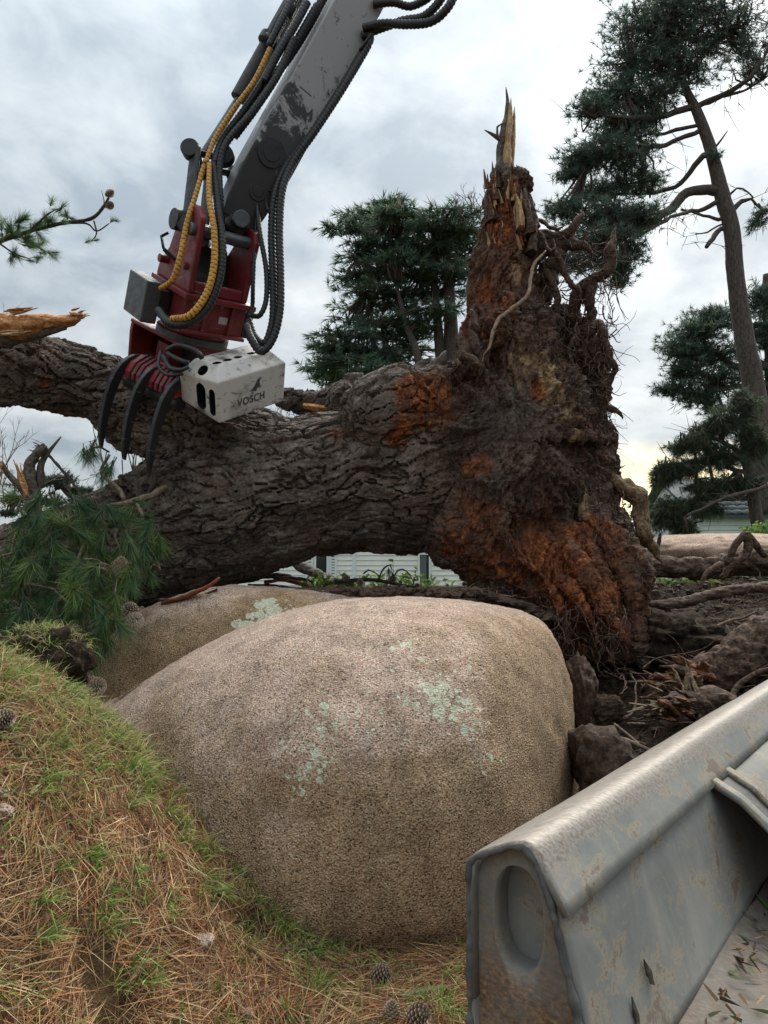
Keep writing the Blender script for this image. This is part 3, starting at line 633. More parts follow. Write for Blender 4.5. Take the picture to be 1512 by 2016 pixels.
# torn spike
def splinter(lst, mat, parent, name='splinter', flat=.45, rough=.35, n=7):
    p, r_ = path(lst); p, r_ = resample(p, r_, .04); sd_ = random.randrange(999)
    r_ = r_*1.7; mb = MB(); addtube(mb, p, r_, n, rough=rough*1.5, rs=9, seed=sd_, flat=flat); return build(mb, name, mat, parent, smooth=False)
for l, mt in [
 ([(992, 372, 6.9, 22), (986, 310, 6.9, 15), (993, 250, 6.9, 9), (999, 205, 6.9, 5), (996, 172, 6.9, .8)], M_limb),
 ([(1000, 365, 6.82, 12), (998, 310, 6.82, 12), (1003, 250, 6.82, 9), (1005, 215, 6.82, 5), (1006, 192, 6.82, .6)], M_palewood),
 ([(994, 350, 6.8, 8), (991, 345, 6.8, 9), (997, 300, 6.8, 6), (1000, 240, 6.8, 2)], M_palewood),
 ([(1008, 330, 6.84, 6), (1011, 270, 6.84, 6), (1012, 225, 6.84, 3), (1013, 210, 6.84, .6)], M_palewood),
 ([(988, 280, 6.85, 4), (975, 268, 6.85, 3.5), (954, 256, 6.85, .8)], M_limb),
 ([(980, 272, 6.85, 3), (979, 250, 6.85, 2.5), (988, 243, 6.85, 1)], M_limb),
 ([(1010, 400, 6.8, 8), (1013, 360, 6.8, 5), (1008, 325, 6.8, .7)], M_palewood),
 ([(1035, 420, 6.85, 12), (1030, 370, 6.85, 8), (1017, 325, 6.85, 1)], M_limb),
 ([(1055, 450, 6.9, 12), (1040, 395, 6.9, 9), (1022, 345, 6.9, 1)], M_limb),
 ([(1040, 470, 6.8, 20), (1035, 420, 6.8, 16), (1020, 370, 6.8, 5)], M_root),
 ([(975, 400, 6.8, 12), (972, 360, 6.8, 7), (969, 318, 6.8, .8)], M_root),
 ([(965, 440, 6.8, 14), (958, 395, 6.8, 6), (961, 365, 6.8, .8)], M_root),
 ([(1025, 450, 6.7, 12), (1022, 410, 6.7, 10), (1015, 380, 6.7, 1)], M_palewood),
 ([(1045, 500, 6.75, 14), (1052, 450, 6.75, 10), (1058, 425, 6.75, 1)], M_root)]:
    splinter(l, mt, tree)
for k in range(60):
    px = 955+random.random()*80; py = 335+random.random()*160
    splinter([(px, py+18, 6.75, 3), (px+random.uniform(-8, 8), py-random.uniform(5, 26), 6.72, .5)], random.choice([M_palewood, M_root, M_redbark]), tree)
# torn wood behind and on limb stub
splinter([(600, 800, 7.6, 8), (640, 806, 7.55, 12), (690, 812, 7.5, 10)], M_orangewood, tree, 'torn_wood'); splinter([(560, 790, 7.7, 5), (610, 795, 7.65, 6), (640, 797, 7.6, 6)], M_orangewood, tree, 'torn_wood'); splinter([(610, 818, 7.55, 2), (640, 815, 7.55, 6), (680, 822, 7.5, 5)], M_orangewood, tree, 'torn_wood')
splinter([(615, 828, 7.0, 5), (650, 838, 6.7, 9), (700, 840, 6.6, 8)], M_darktwig, tree, 'bark_slab')
# hanging rootlets and soil threads: far too many to count
rh = MB()
def hairs(n, region, length, spread, dn, rr=(.0018, .006)):
    for _ in range(n):
        px = random.uniform(region[0], region[2]); py = random.uniform(region[1], region[3]); d = random.uniform(*dn)
        p = P(px, py, d); v = np.array([random.gauss(0, spread), random.gauss(0, spread), -1+random.gauss(0, spread)]); v /= np.linalg.norm(v)
        ln = random.uniform(*length); k = 6; pts = [p]
        for q in range(k):
            v = v+np.array([random.gauss(0, .35) for _ in range(3)]); v /= np.linalg.norm(v); pts.append(pts[-1]+v*ln/k)
        r0 = random.uniform(*rr); addtube(rh, np.array(pts), np.linspace(r0, r0*.35, k+1), 4)
hairs(260, (1090, 620, 1200, 930), (.15, .5), .4, (6.55, 6.85))
hairs(90, (1150, 640, 1205, 920), (.1, .35), .55, (6.7, 6.95))
hairs(170, (1060, 1180, 1230, 1290), (.12, .4), .45, (5.7, 6.1))
hairs(120, (940, 1150, 1110, 1210), (.08, .28), .8, (6.0, 6.25))
hairs(200, (1050, 450, 1215, 650), (.1, .45), 1.1, (6.7, 6.95), (.0025, .008)); hairs(110, (1165, 640, 1205, 930), (.08, .28), .6, (6.65, 6.9), (.003, .010))
hairs(80, (1170, 960, 1270, 1280), (.08, .3), .6, (6.05, 6.2))
hairs(70, (1000, 640, 1110, 900), (.08, .3), .7, (6.2, 6.45))
kind(build(rh, 'rootlets', M_root, tree), 'stuff')

# ------------------------------------------------------------------ grapple excavator
def steel(name, base, dark=(.02, .02, .022), wear=.5, rough=.45, metal=.0, scr=(.25, .25, .26)):
    m = NT(name); n1 = m.noise(3.5, 6, .65); n2 = m.noise(14, 5, .7); n3 = m.noise(5, 5, .6, m.co((1, 1, 7), (.6, .4, 0)))
    c = m.mix(m.ramp(n1, (.5, 0), (.7, wear)), base, dark)
    c = m.mix(m.ramp(n2, (.58, 0), (.66, wear*.9)), c, dark)
    c = m.mix(m.ramp(n3, (.63, 0), (.68, wear*.8)), c, scr)
    return m.fin(c, m.ramp(n2, (.3, rough-.1), (.7, rough+.25)), m.bump(n2, .25, .006), metal)
M_red = steel('red_paint', (.17, .018, .022), (.035, .012, .012), .55, .45)
M_black = steel('black_steel', (.011, .012, .014), (.006, .006, .007), .4, .45, scr=(.07, .07, .08))
M_dgrey = steel('dark_grey_steel', (.055, .06, .068), (.02, .02, .022), .5, .5)
M_white = steel('white_paint', (.52, .51, .48), (.06, .052, .045), .95, .5, scr=(.10, .09, .08))
M_tine = steel('worn_tine_steel', (.034, .035, .038), (.012, .012, .012), .4, .36, .4, (.36, .36, .37))
M_hose = NT('hose_rubber').fin((.010, .011, .013), .5)
m = NT('yellow_wrap'); n2 = m.noise(9, 5, .7); a = m.attr(); s_ = m.n('ShaderNodeSeparateColor'); m.l(a.outputs['Color'], s_.inputs[0])
c = m.mix(m.ramp(n2, (.45, 0), (.7, .7)), (.62, .31, .03), (.30, .14, .02)); c = m.mix(s_.outputs[0], (.03, .022, .012), c); M_yellow = m.fin(c, .5)
M_chrome = steel('pin_steel', (.10, .11, .12), (.03, .03, .03), .5, .35, .6)
M_stick = None
M_claw = steel('bright_red_paint', (.30, .022, .03), (.03, .012, .012), .6, .45)
ex = thing('grapple_excavator', 'excavator arm with red rotator and clawed grapple gripping the fallen limb', 'excavator', (-1.5, 6.3, 1.2))
GU = np.array([.788, -.473, -.394]); GV = np.array([.61, .686, .3965]); GW = np.array([.083, -.553, .829])
GO = P(432, 834, 6.0)
def frame(o, a, b, c):
    R_ = np.stack([a, b, c], 0)
    return lambda V: np.asarray(V, float)@R_+o
Gf = frame(GO, GU, GV, GW)
HU = unit(np.array([.75, .65, .05])); HW = np.array([.294, -.403, .866]); HW = unit(HW-HU*np.dot(HU, HW)); HV = np.cross(HW, HU)
Hf = frame(P(372, 668, 6.3)-HW*.58, HU, HV, HW)
YU = unit(GU-HW*np.dot(GU, HW)); YV = np.cross(HW, YU); Yf = frame(Hf([.15, .25, 0]), YU, YV, HW)
def ebox(fr, lo, hi, name, mat, parent=ex, bevel=.012):
    mb = MB(); box_mesh(mb, lo, hi, fr); return build(mb, name, mat, parent, smooth=False, bevel=bevel)
def eext(fr, poly, axes, c0, c1, name, mat, parent=ex, bevel=.008):
    """extrude a 2D polygon given on two axes of a frame along the third"""
    a, b = axes; c = 3-a-b; n = len(poly); V = np.zeros((2*n, 3))
    for k, (p, q) in enumerate(poly):
        V[k, a] = p; V[k, b] = q; V[k, c] = c0; V[n+k, a] = p; V[n+k, b] = q; V[n+k, c] = c1
    F = [list(range(n))[::-1], list(range(n, 2*n))]+[[k, (k+1) % n, n+(k+1) % n, n+k] for k in range(n)]
    mb = MB(); mb.add(fr(V), F); o = build(mb, name, mat, parent, smooth=False, bevel=bevel)
    bm = bmesh.new(); bm.from_mesh(o.data); bmesh.ops.recalc_face_normals(bm, faces=bm.faces); bm.to_mesh(o.data); bm.free(); return o
def ecyl(p0, p1, r0, name, mat, parent=ex, r1=None, n=28, bevel=.006):
    mb = MB(); addtube(mb, np.array([p0, p1]), np.array([r0, r1 if r1 else r0]), n); return build(mb, name, mat, parent, smooth=False, bevel=bevel)
def G(u, v, w): return Gf([u, v, w])
def H(u, v, w): return Hf([u, v, w])

# cover of the grapple: hull with chamfered top, pockets cut through
def cover_mesh():
    pts = []
    for (u, v, w) in [(-.45, 0, .06), (0, 0, 0), (0, .72, 0), (-.45, .72, .06), (-.45, -.01, .30), (0, -.01, .34), (.0, .74, .34), (-.45, .74, .30), (-.38, .09, .41), (-.10, .09, .43), (-.10, .66, .43), (-.38, .66, .41)]:
        pts.append(G(u, v, w))
    bm = bmesh.new(); vs_ = [bm.verts.new(p) for p in pts]; bmesh.ops.convex_hull(bm, input=vs_)
    bmesh.ops.dissolve_limit(bm, angle_limit=math.radians(4), verts=bm.verts, edges=bm.edges)
    bmesh.ops.bevel(bm, geom=bm.edges[:], offset=.014, segments=2, affect='EDGES', profile=.6, clamp_overlap=True)
    bmesh.ops.remove_doubles(bm, verts=bm.verts[:], dist=.0005); bmesh.ops.recalc_face_normals(bm, faces=bm.faces[:]); bmesh.ops.triangulate(bm, faces=bm.faces[:])
    me = bpy.data.meshes.new('cover'); bm.to_mesh(me); bm.free(); me.materials.append(M_white); me.materials.append(M_hose); return me
def cutter(c, ax_long, ax_short, ax_n, rl, rs_, depth):
    """stadium-shaped prism"""
    pts = []
    for k in range(24):
        a = 2*math.pi*k/24; x = math.cos(a)*rs_; y = math.sin(a)*rs_+(rl-rs_)*(1 if math.sin(a) >= 0 else -1)
        pts.append((x, y))
    n = len(pts); V = [c+ax_short*x+ax_long*y-ax_n*depth for x, y in pts]+[c+ax_short*x+ax_long*y+ax_n*.06 for x, y in pts]
    return np.array(V), [list(range(n))[::-1], list(range(n, 2*n))]+[[k, (k+1) % n, n+(k+1) % n, n+k] for k in range(n)]
cut = MB()
for (u, w, rl, rs_) in [(-.20, .17, .11, .055), (-.07, .155, .11, .035)]:
    cut.add(*cutter(G(u, .0, w), GW, GU, -GV, rl, rs_, .10))
nch = unit(-.6*GV+.8*GW); tch = unit(.8*GV+.6*GW)
cut.add(*cutter(G(-.22, .045, .36), GU, tch, nch, .05, .045, .08))
for v in (.13, .24, .35, .50, .60):
    cut.add(*cutter(G(-.16, v, .425), GV, GU, GW, .038, .030, .09))
cme = cover_mesh(); co_ = link('tmpc', cme); cu = link('tmpk', cut.mesh('k', False), M_white); cu.data.materials.append(M_hose); cu.data.polygons.foreach_set('material_index', np.ones(len(cu.data.polygons), np.int32))
bmx = bmesh.new(); bmx.from_mesh(cu.data); bmesh.ops.recalc_face_normals(bmx, faces=bmx.faces); bmx.to_mesh(cu.data); bmx.free()
bo = co_.modifiers.new('b', 'BOOLEAN'); bo.operation = 'DIFFERENCE'; bo.object = cu; bo.solver = 'FAST'
fm = bpy.data.meshes.new_from_object(co_.evaluated_get(bpy.context.evaluated_depsgraph_get()))
print('COVER', len(cme.vertices), len(fm.vertices))
if len(fm.vertices) < 60: fm = cme
for q in (co_, cu): bpy.data.objects.remove(q, do_unlink=True)
fm.name = 'cover'; fm.polygons.foreach_set('use_smooth', np.zeros(len(fm.polygons), bool))
cover = link('cover', fm, None, ex); cover['label'] = 'scratched off-white grapple cover with oval slots'
# lettering and emblem on the long side
fc = bpy.data.curves.new('t', 'FONT'); fc.body = 'VOSCH'; fc.size = .085; fc.extrude = .001; fc.space_character = 1.12; fc.offset = .0012
to = bpy.data.objects.new('t', fc); COL.objects.link(to)
tm = bpy.data.meshes.new_from_object(to.evaluated_get(bpy.context.evaluated_depsgraph_get())); bpy.data.objects.remove(to, do_unlink=True)
tv = np.zeros(len(tm.vertices)*3, np.float32); tm.vertices.foreach_get('co', tv); tv = tv.reshape(-1, 3).astype(float)
# long side runs between the bottom edge u=0 and w=.38 ; local x -> GV, y -> GW, z -> GU
tw = G(.0045, .19, .09)+tv[:, :1]*GV*1.0+tv[:, 1:2]*GW*1.05+tv[:, 2:3]*GU
tm.vertices.foreach_set('co', tw.astype(np.float32).ravel()); tm.update(); tm.name = 'lettering'; tm.materials.clear()
link('lettering', tm, steel('lettering_paint', (.05, .05, .052), (.2, .2, .2), .3), ex)
poly = [(.33, .19), (.37, .215), (.41, .27), (.45, .285), (.43, .245), (.445, .20), (.405, .20), (.395, .175), (.36, .185)]
mb = MB(); mb.add(np.array([G(.0045, a, b) for a, b in poly]), [list(range(len(poly)))]); build(mb, 'emblem', M_dgrey, ex, smooth=False)
# tine shaft, red back plates with ribs, tines
ecyl(G(-1.13, -.02, .03), G(-.44, -.02, .03), .055, 'tine_shaft', M_black)
eext(Gf, [(-.02, .05), (-.075, .09), (-.06, .15), (.0, .215), (.12, .25), (.22, .20), (.14, .10)], (1, 2), -1.10, -.46, 'claw_plate', M_claw)
for u in (-1.02, -.96, -.90, -.72, -.66, -.60, -.55):
    eext(Gf, [(-.085, .09), (-.072, .155), (-.005, .228), (.12, .265), (.13, .25), (.0, .21), (-.05, .15), (-.06, .09)], (1, 2), u-.010, u+.010, 'rib', M_black, bevel=.003)
cl_ = np.array([(.16, .20), (.06, .22), (-.05, .18), (-.15, .08), (-.235, -.08), (-.30, -.25), (-.335, -.39), (-.35, -.49)]); wd = np.array([.04, .055, .07, .075, .068, .056, .040, .012])
cp, wr_ = resample(np.hstack([cl_, np.zeros((8, 1))]), wd, .04); tg = unit(np.gradient(cp, axis=0)); nn = np.stack([-tg[:, 1], tg[:, 0], 0*tg[:, 0]], 1)
outl = [tuple((cp[k]+nn[k]*wr_[k]*.6)[:2]) for k in range(len(cp))]+[tuple((cp[k]-nn[k]*wr_[k]*.6)[:2]) for k in range(len(cp)-1, -1, -1)]
for u in (-1.12, -.80, -.47):
    m_ = len(cp); V_ = []; 
    for uu in (u-.022, u+.022):
        V_ += [(uu, a, b) for a, b in outl]
    n_ = len(outl); F_ = []
    for k in range(m_-1): F_ += [[k, k+1, n_-2-k, n_-1-k], [n_+n_-1-k, n_+n_-2-k, n_+k+1, n_+k]]
    for k in range(n_): F_.append([k, n_+k, n_+(k+1) % n_, (k+1) % n_])
    mb = MB(); mb.add(Gf(np.array(V_)), F_); o = build(mb, 'tine', M_tine, ex, smooth=False, bevel=.006)
    bm = bmesh.new(); bm.from_mesh(o.data); bmesh.ops.recalc_face_normals(bm, faces=bm.faces); bm.to_mesh(o.data); bm.free()
# lower yoke
eext(Yf, [(-.22, .12), (.20, .12), (.24, .50), (-.26, .50), (-.26, .42)], (1, 2), -.50, -.46, 'yoke_plate', M_red)
eext(Yf, [(-.05, .30), (.20, .20), (.24, .50), (-.10, .50)], (1, 2), .20, .24, 'yoke_plate', M_red)
ebox(Yf, (-.50, -.27, .50), (.26, .25, .535), 'yoke_top', M_red)
ebox(Yf, (-.46, .02, .22), (.20, .20, .498), 'yoke_body', M_black)
ebox(Yf, (-.28, -.12, .10), (-.10, .04, .42), 'cylinder_block', M_red)
# slewing ring and rotator housing
ecyl(H(.15, .25, .536), H(.15, .25, .60), .31, 'slewing_ring', M_dgrey, n=48)
ecyl(H(.15, .25, .60), H(.15, .25, .645), .285, 'slewing_ring', M_red, n=48)
ebox(Hf, (-.12, -.05, .655), (.44, .55, .92), 'rotator_housing', M_red)
ebox(Hf, (-.15, -.09, .645), (.46, .58, .675), 'lower_flange', M_red, bevel=.006)
ebox(Hf, (-.16, -.11, .92), (.49, .60, .965), 'upper_flange', M_red, bevel=.006)
for u in (.06, .30):
    eext(Hf, [(-.05, .68), (-.085, .68), (-.085, .915), (-.05, .915)], (1, 2), u-.012, u+.012, 'stiffener', M_red, bevel=.003)
for u in (-.05, .18, .40):
    ecyl(H(u, -.085, .895), H(u, -.085, .919), .02, 'bolt', M_chrome, n=6, bevel=0)
ebox(Hf, (.20, -.0525, .76), (.28, -.0505, .82), 'data_plate', NT('plate_paper').fin((.42, .40, .40), .5), bevel=0)
ebox(Hf, (-.37, .16, .62), (-.235, .55, .96), 'side_box', M_dgrey)
ebox(Hf, (-.235, .20, .70), (-.12, .50, .90), 'valve_block', M_black)
ebox(Hf, (.47, .0, .66), (.55, .40, .95), 'side_box', M_black)
# bracket plates rising to the arm
lp = [(-.06, .965), (.60, .965), (.58, 1.08), (.45, 1.22), (.36, 1.52), (.22, 1.62), (.08, 1.62), (-.02, 1.55)]
rp = [(-.06, .965), (.55, .965), (.40, 1.22), (.20, 1.50), (.10, 1.55), (.0, 1.54), (-.05, 1.46)]
eext(Hf, lp, (1, 2), -.12, -.07, 'bracket_plate', M_red, bevel=.012)
eext(Hf, rp, (1, 2), .37, .42, 'bracket_plate', M_red, bevel=.012)
eext(Hf, [(.20, .966), (.52, .966), (.42, 1.30), (.36, 1.30)], (1, 2), -.068, .368, 'bracket_web', M_black)
ebox(Hf, (-.068, -.05, .966), (.368, .0, 1.06), 'bracket_gusset', M_red)
ecyl(H(-.16, .06, 1.44), H(.45, .06, 1.44), .05, 'pin', M_chrome)
ecyl(H(-.16, .30, 1.46), H(.45, .30, 1.40), .045, 'pin', M_chrome)
ecyl(H(-.20, .30, 1.46), H(-.12, .30, 1.46), .085, 'pin_boss', M_black); ecyl(H(-.20, .42, 1.12), H(-.12, .42, 1.12), .035, 'bolt', M_red); ecyl(H(-.155, .06, 1.15), H(-.12, .06, 1.15), .03, 'bolt', M_red)
# the dipper arm
p0 = P(458, 442, 6.3); p1 = P(768, -120, 6.25); D = unit(p1-p0)
Yv = np.array([0, 1.0, 0]); Rr = unit(np.array([D[2], 0, -D[0]])); Rr = unit(Rr-D*np.dot(Rr, D)); Bk = unit(np.cross(D, Rr)); Bk = Bk if Bk[1] > 0 else -Bk
al_ = math.radians(31); A_ = -Bk*math.cos(al_)+Rr*math.sin(al_); B_ = -Bk*math.sin(al_)-Rr*math.cos(al_)
Sf = frame(p0, D, A_, B_)
prof = [(0, .14), (.12, .17), (.45, .195), (.9, .195), (2.2, .19), (3.6, .18), (6.0, .18)]
ss = np.concatenate([np.arange(0, 3.4, .04), [3.6, 4.5, 6.0]]); hb = np.interp(ss, [a for a, _ in prof], [b for _, b in prof])
V_ = []; C_ = []
for s_, h_ in zip(ss, hb):
    ha = min(.21, .15+s_*.10)
    for a, b in ((ha, -h_), (ha, h_), (-ha, h_), (-ha, -h_)): V_.append((s_, a, b)); C_.append((max(0, 1-s_/1.9), 0, 0))
n_ = len(ss); F_ = [[4*k+q, 4*k+(q+1) % 4, 4*k+4+(q+1) % 4, 4*k+4+q] for k in range(n_-1) for q in range(4)]+[[3, 2, 1, 0], [4*n_-4, 4*n_-3, 4*n_-2, 4*n_-1]]
mb = MB(); mb.add(Sf(np.array(V_)), F_, np.array(C_))
m = NT('arm_paint'); a = m.attr(); s_ = m.n('ShaderNodeSeparateColor'); m.l(a.outputs['Color'], s_.inputs[0])
n1 = m.noise(3.2, 7, .7, dist=1.2); n2 = m.noise(11, 5, .7); n3 = m.noise(6, 4, .6, m.co((6, 6, 1), (0, .55, 0)))
gr = m.math('ADD', s_.outputs[0], m.math('MULTIPLY', m.math('SUBTRACT', n1, .5), 1.6))
c = m.mix(m.ramp(gr, (.44, 0), (.52, .95)), (.30, .31, .32), (.014, .014, .016))
c = m.mix(m.ramp(n2, (.6, 0), (.66, .7)), c, (.03, .03, .032)); c = m.mix(m.ramp(n3, (.66, 0), (.69, .8)), c, (.04, .04, .042))
m.fin(c, .45, m.bump(n2, .2, .006))
o = build(mb, 'dipper_arm', m.m, ex, smooth=False, col=True, bevel=.012); o['label'] = 'grey steel arm smeared with black grease at its end'
bm = bmesh.new(); bm.from_mesh(o.data); bmesh.ops.recalc_face_normals(bm, faces=bm.faces); bm.to_mesh(o.data); bm.free()
for s_, b, r_ in ((.62, .04, .12), (.30, -.02, .075)):
    ha = min(.21, .15+s_*.10); ecyl(Sf([s_, ha-.02, b]), Sf([s_, ha+.005, b]), r_, 'pin_boss', M_black, bevel=.003); ecyl(Sf([s_, ha-.02, b]), Sf([s_, ha+.009, b]), r_*.6, 'pin_cap', M_black, bevel=.003)
    ecyl(Sf([s_, -ha+.02, b]), Sf([s_, -ha-.018, b]), r_, 'pin_boss', M_black)
ebox(Sf, (1.2, .2102, -.02), (1.21, .2115, .10), 'weld_seam', M_dgrey, bevel=0)
ebox(Sf, (-.10, -.17, -.09), (.04, .17, .09), 'arm_nose', M_black, bevel=.03)
ecyl(Sf([.02, -.24, 0]), Sf([.02, .24, 0]), .07, 'pin', M_chrome)
# tipping links and cylinder along the upper side of the arm
def lnk(a, b, r_, name='link_arm', mat=M_black, flat=.35):
    mb = MB(); addtube(mb, np.array([a, b]), np.array([r_, r_]), 12, flat=flat); return build(mb, name, mat, ex, smooth=False, bevel=.006)
K0 = P(392, 318, 6.25); K1 = P(385, 462, 6.2); K2 = P(455, 330, 6.35)
for dy in (-.20, .16):
    dv = np.array([.1, 1, .05])*dy; lnk(K0+dv+np.array([.04, 0, 0]), K1+dv, .075); lnk(K0+dv*.8, K2+dv*.8, .05)
    ecyl(K0+dv*1.0-np.array([0, .05, 0]), K0+dv+np.array([0, .05, 0]), .075, 'link_roller', M_black); ecyl(K2+dv-np.array([0, .04, 0]), K2+dv+np.array([0, .04, 0]), .085, 'link_roller', M_black); ecyl(K1+dv-np.array([0, .04, 0]), K1+dv+np.array([0, .04, 0]), .07, 'link_roller', M_black)
ecyl(K0+np.array([.02, -.24, .012]), K0+np.array([-.02, .22, -.01]), .035, 'pin', M_chrome)
cA = P(400, 305, 6.3); cB = P(490, 165, 6.35); cC = P(640, -110, 6.35)
ecyl(cA, cB, .035, 'cylinder_rod', M_chrome); ecyl(P(470, 195, 6.35), cC, .075, 'cylinder_barrel', M_black); ecyl(P(528, 88, 6.3), P(536, 74, 6.3), .10, 'cylinder_gland', M_black)
ecyl(P(530, 70, 6.2), P(590, -40, 6.2), .02, 'grease_pipe', M_black); ecyl(P(540, 80, 6.15), P(605, -40, 6.15), .02, 'grease_pipe', M_black)
ecyl(P(565, 30, 6.1), P(575, 12, 6.1), .045, 'pipe_clamp', M_black); ecyl(P(522, 72, 6.2), P(548, 84, 6.2), .035, 'pipe_bracket', M_black)
lnk(P(733, 68, 6.1), P(708, 100, 6.1), .03, 'hose_clamp'); lnk(P(345, 512, 6.15), P(322, 490, 6.1), .03, 'hook'); lnk(P(322, 490, 6.1), P(318, 465, 6.1), .03, 'hook'); lnk(P(318, 465, 6.1), P(332, 458, 6.1), .02, 'hook')
def hose(lst, mat=M_hose, sp=.032, amp=.075, name='hose'):
    p, r_ = path(lst); p, r_ = resample(p, r_, .009 if sp else .03)
    r_ = r_*(.72 if mat is M_yellow else .88); mb = MB(); V_, (F_, caps) = tube(p, r_, 12, spiral=sp, sp_amp=amp if sp else 0)
    C_ = np.ones((len(V_), 4))
    if mat is M_yellow:
        s_ = np.concatenate([[0], np.cumsum(np.linalg.norm(np.diff(p, axis=0), axis=1))]); a_ = np.linspace(0, 2*math.pi, 12, endpoint=False)
        k_ = (np.sin(s_[:, None]/sp*2*math.pi+a_[None, :]) > -.72).astype(float).ravel(); C_[:len(k_), 0] = k_
    mb.add(V_, F_, C_); mb.F.append(caps); return build(mb, name, mat, ex, col=True)
for l in [
 [(420, 320, 6.0, 8), (428, 400, 5.95, 9), (437, 480, 5.9, 10), (432, 545, 5.9, 10), (408, 605, 5.9, 10), (372, 636, 5.9, 10), (335, 636, 5.95, 10), (312, 610, 6.05, 9)],
 [(556, 80, 6.05, 8), (524, 150, 6.05, 8), (478, 220, 6.05, 8), (437, 275, 6.05, 8), (422, 320, 6.0, 8)],
 [(580, 75, 6.0, 9), (545, 150, 6.0, 9), (496, 222, 6.0, 9), (447, 280, 6.0, 8), (432, 330, 6.0, 8), (434, 400, 6.0, 8), (438, 450, 6.1, 8)],
 [(625, 10, 6.05, 9), (590, 70, 6.05, 9), (555, 130, 6.05, 9), (510, 205, 6.05, 8), (462, 270, 6.05, 8)], [(640, -10, 6.15, 10), (605, 55, 6.15, 10), (560, 125, 6.15, 10), (505, 190, 6.15, 9), (455, 262, 6.15, 9)], [(605, 5, 6.02, 9), (578, 55, 6.0, 9), (548, 105, 6.0, 9), (520, 160, 6.0, 8)], [(580, -10, 6.1, 9), (555, 40, 6.05, 9), (530, 90, 6.05, 8)],
 [(728, 70, 6.12, 9), (725, 88, 6.12, 9), (676, 172, 6.12, 9), (620, 258, 6.12, 9), (577, 320, 6.13, 9), (556, 372, 6.1, 9), (550, 450, 6.1, 9), (552, 540, 6.1, 9), (551, 610, 6.1, 9), (538, 665, 6.1, 9), (515, 692, 6.1, 9), (495, 668, 6.1, 9), (484, 640, 6.15, 9)],
 [(722, 84, 6.2, 8), (668, 176, 6.2, 8), (610, 262, 6.2, 8), (563, 327, 6.18, 8), (541, 385, 6.15, 9), (535, 460, 6.15, 9), (538, 560, 6.15, 9), (537, 630, 6.15, 9), (522, 675, 6.15, 9), (500, 660, 6.2, 9), (488, 630, 6.2, 9)],
 [(508, 400, 6.2, 4), (502, 470, 6.2, 5), (498, 560, 6.2, 5), (497, 600, 6.25, 5), (490, 625, 6.25, 5)],
 [(505, 400, 6.2, 5), (512, 460, 6.15, 6), (524, 530, 6.15, 6), (524, 590, 6.15, 6), (512, 620, 6.15, 6), (498, 622, 6.2, 6)],
 [(715, 55, 6.1, 9), (755, 46, 6.05, 9), (800, 48, 6.0, 10), (850, 42, 5.95, 10), (885, 10, 5.9, 10), (905, -40, 5.9, 10)], [(712, 72, 6.15, 9), (745, 58, 6.12, 9), (790, 42, 6.1, 10), (835, 32, 6.05, 10), (870, -5, 6.0, 10), (880, -50, 6.0, 10)], [(735, 8, 6.12, 9), (775, 5, 6.1, 9), (810, 12, 6.1, 9), (850, -10, 6.0, 9), (860, -40, 6.0, 9)],
 ]: hose(l)
for l in [[(526, 372, 6.2, 3), (524, 400, 6.2, 3), (527, 418, 6.2, 2.5)], [(520, 370, 6.2, 2), (540, 380, 6.15, 2), (552, 392, 6.1, 2)],
          [(330, 690, 6.0, 6), (350, 680, 5.95, 6), (385, 690, 5.9, 6), (398, 706, 5.9, 6)], [(322, 700, 6.0, 5), (335, 725, 5.95, 6), (360, 728, 5.9, 5), (372, 722, 5.9, 5)], [(330, 695, 5.98, 5), (345, 705, 5.95, 6), (370, 715, 5.92, 6)], [(318, 690, 6.05, 4), (312, 720, 6.0, 4), (330, 738, 5.95, 4), (360, 736, 5.92, 4)]]: hose(l, sp=0)
for l in [[(402, 325, 5.95, 7), (385, 385, 5.92, 7), (368, 440, 5.9, 8), (356, 500, 5.9, 8), (340, 550, 5.95, 8), (316, 568, 6.05, 7)],
          [(412, 322, 5.95, 7), (412, 390, 5.88, 8), (421, 450, 5.85, 9), (422, 515, 5.85, 10), (408, 575, 5.85, 10), (375, 620, 5.85, 10), (338, 628, 5.92, 9)],
          [(532, 95, 6.0, 7), (500, 160, 6.0, 7), (460, 215, 6.0, 7), (425, 270, 6.0, 7), (405, 320, 5.97, 7)]]: hose(l, M_yellow, .034, .05, 'wrapped_hose')

# ------------------------------------------------------------------ steel bucket in the foreground
bk = thing('excavator_bucket', 'scuffed grey steel bucket edge in the near right corner, rusty with an open end', 'bucket', (.6, 2.2, 0))
KA = np.array([.6, .8, 0]); KN = np.array([.8, -.6, 0]); KO = P(922, 1692, 1.85); KO = np.array([KO[0], KO[1], 0])
Kf = lambda V: np.asarray(V, float)@np.stack([KA, KN, [0, 0, 1.0]], 0)+KO      # (s along, n to the right, z)
m = NT('worn_bucket_paint'); n1 = m.noise(2.6, 7, .7, dist=.8); n2 = m.noise(16, 6, .7); n3 = m.noise(4.5, 8, .78, m.co((1, 1, 1.6), (.2, .2, -.93)), dist=.35); n4 = m.noise(50, 3, .6)
st = m.noise(14, 4, .6, m.co((1.2, 9, 9), (0, 0, -.93)))
c = m.ramp(n1, (.3, (.12, .125, .118)), (.5, (.17, .173, .16)), (.7, (.23, .222, .20)))
c = m.mix(m.ramp(n3, (.555, 0), (.60, .65)), c, (.13, .08, .055)); c = m.mix(m.ramp(n3, (.52, 0), (.555, .55), (.595, 0)), c, (.32, .25, .15))
a = m.attr(); s_ = m.n('ShaderNodeSeparateColor'); m.l(a.outputs['Color'], s_.inputs[0])
pol = m.math('ADD', s_.outputs[0], m.math('MULTIPLY', m.math('SUBTRACT', n1, .5), .9)); polm = m.ramp(pol, (.45, 0), (.7, .9))
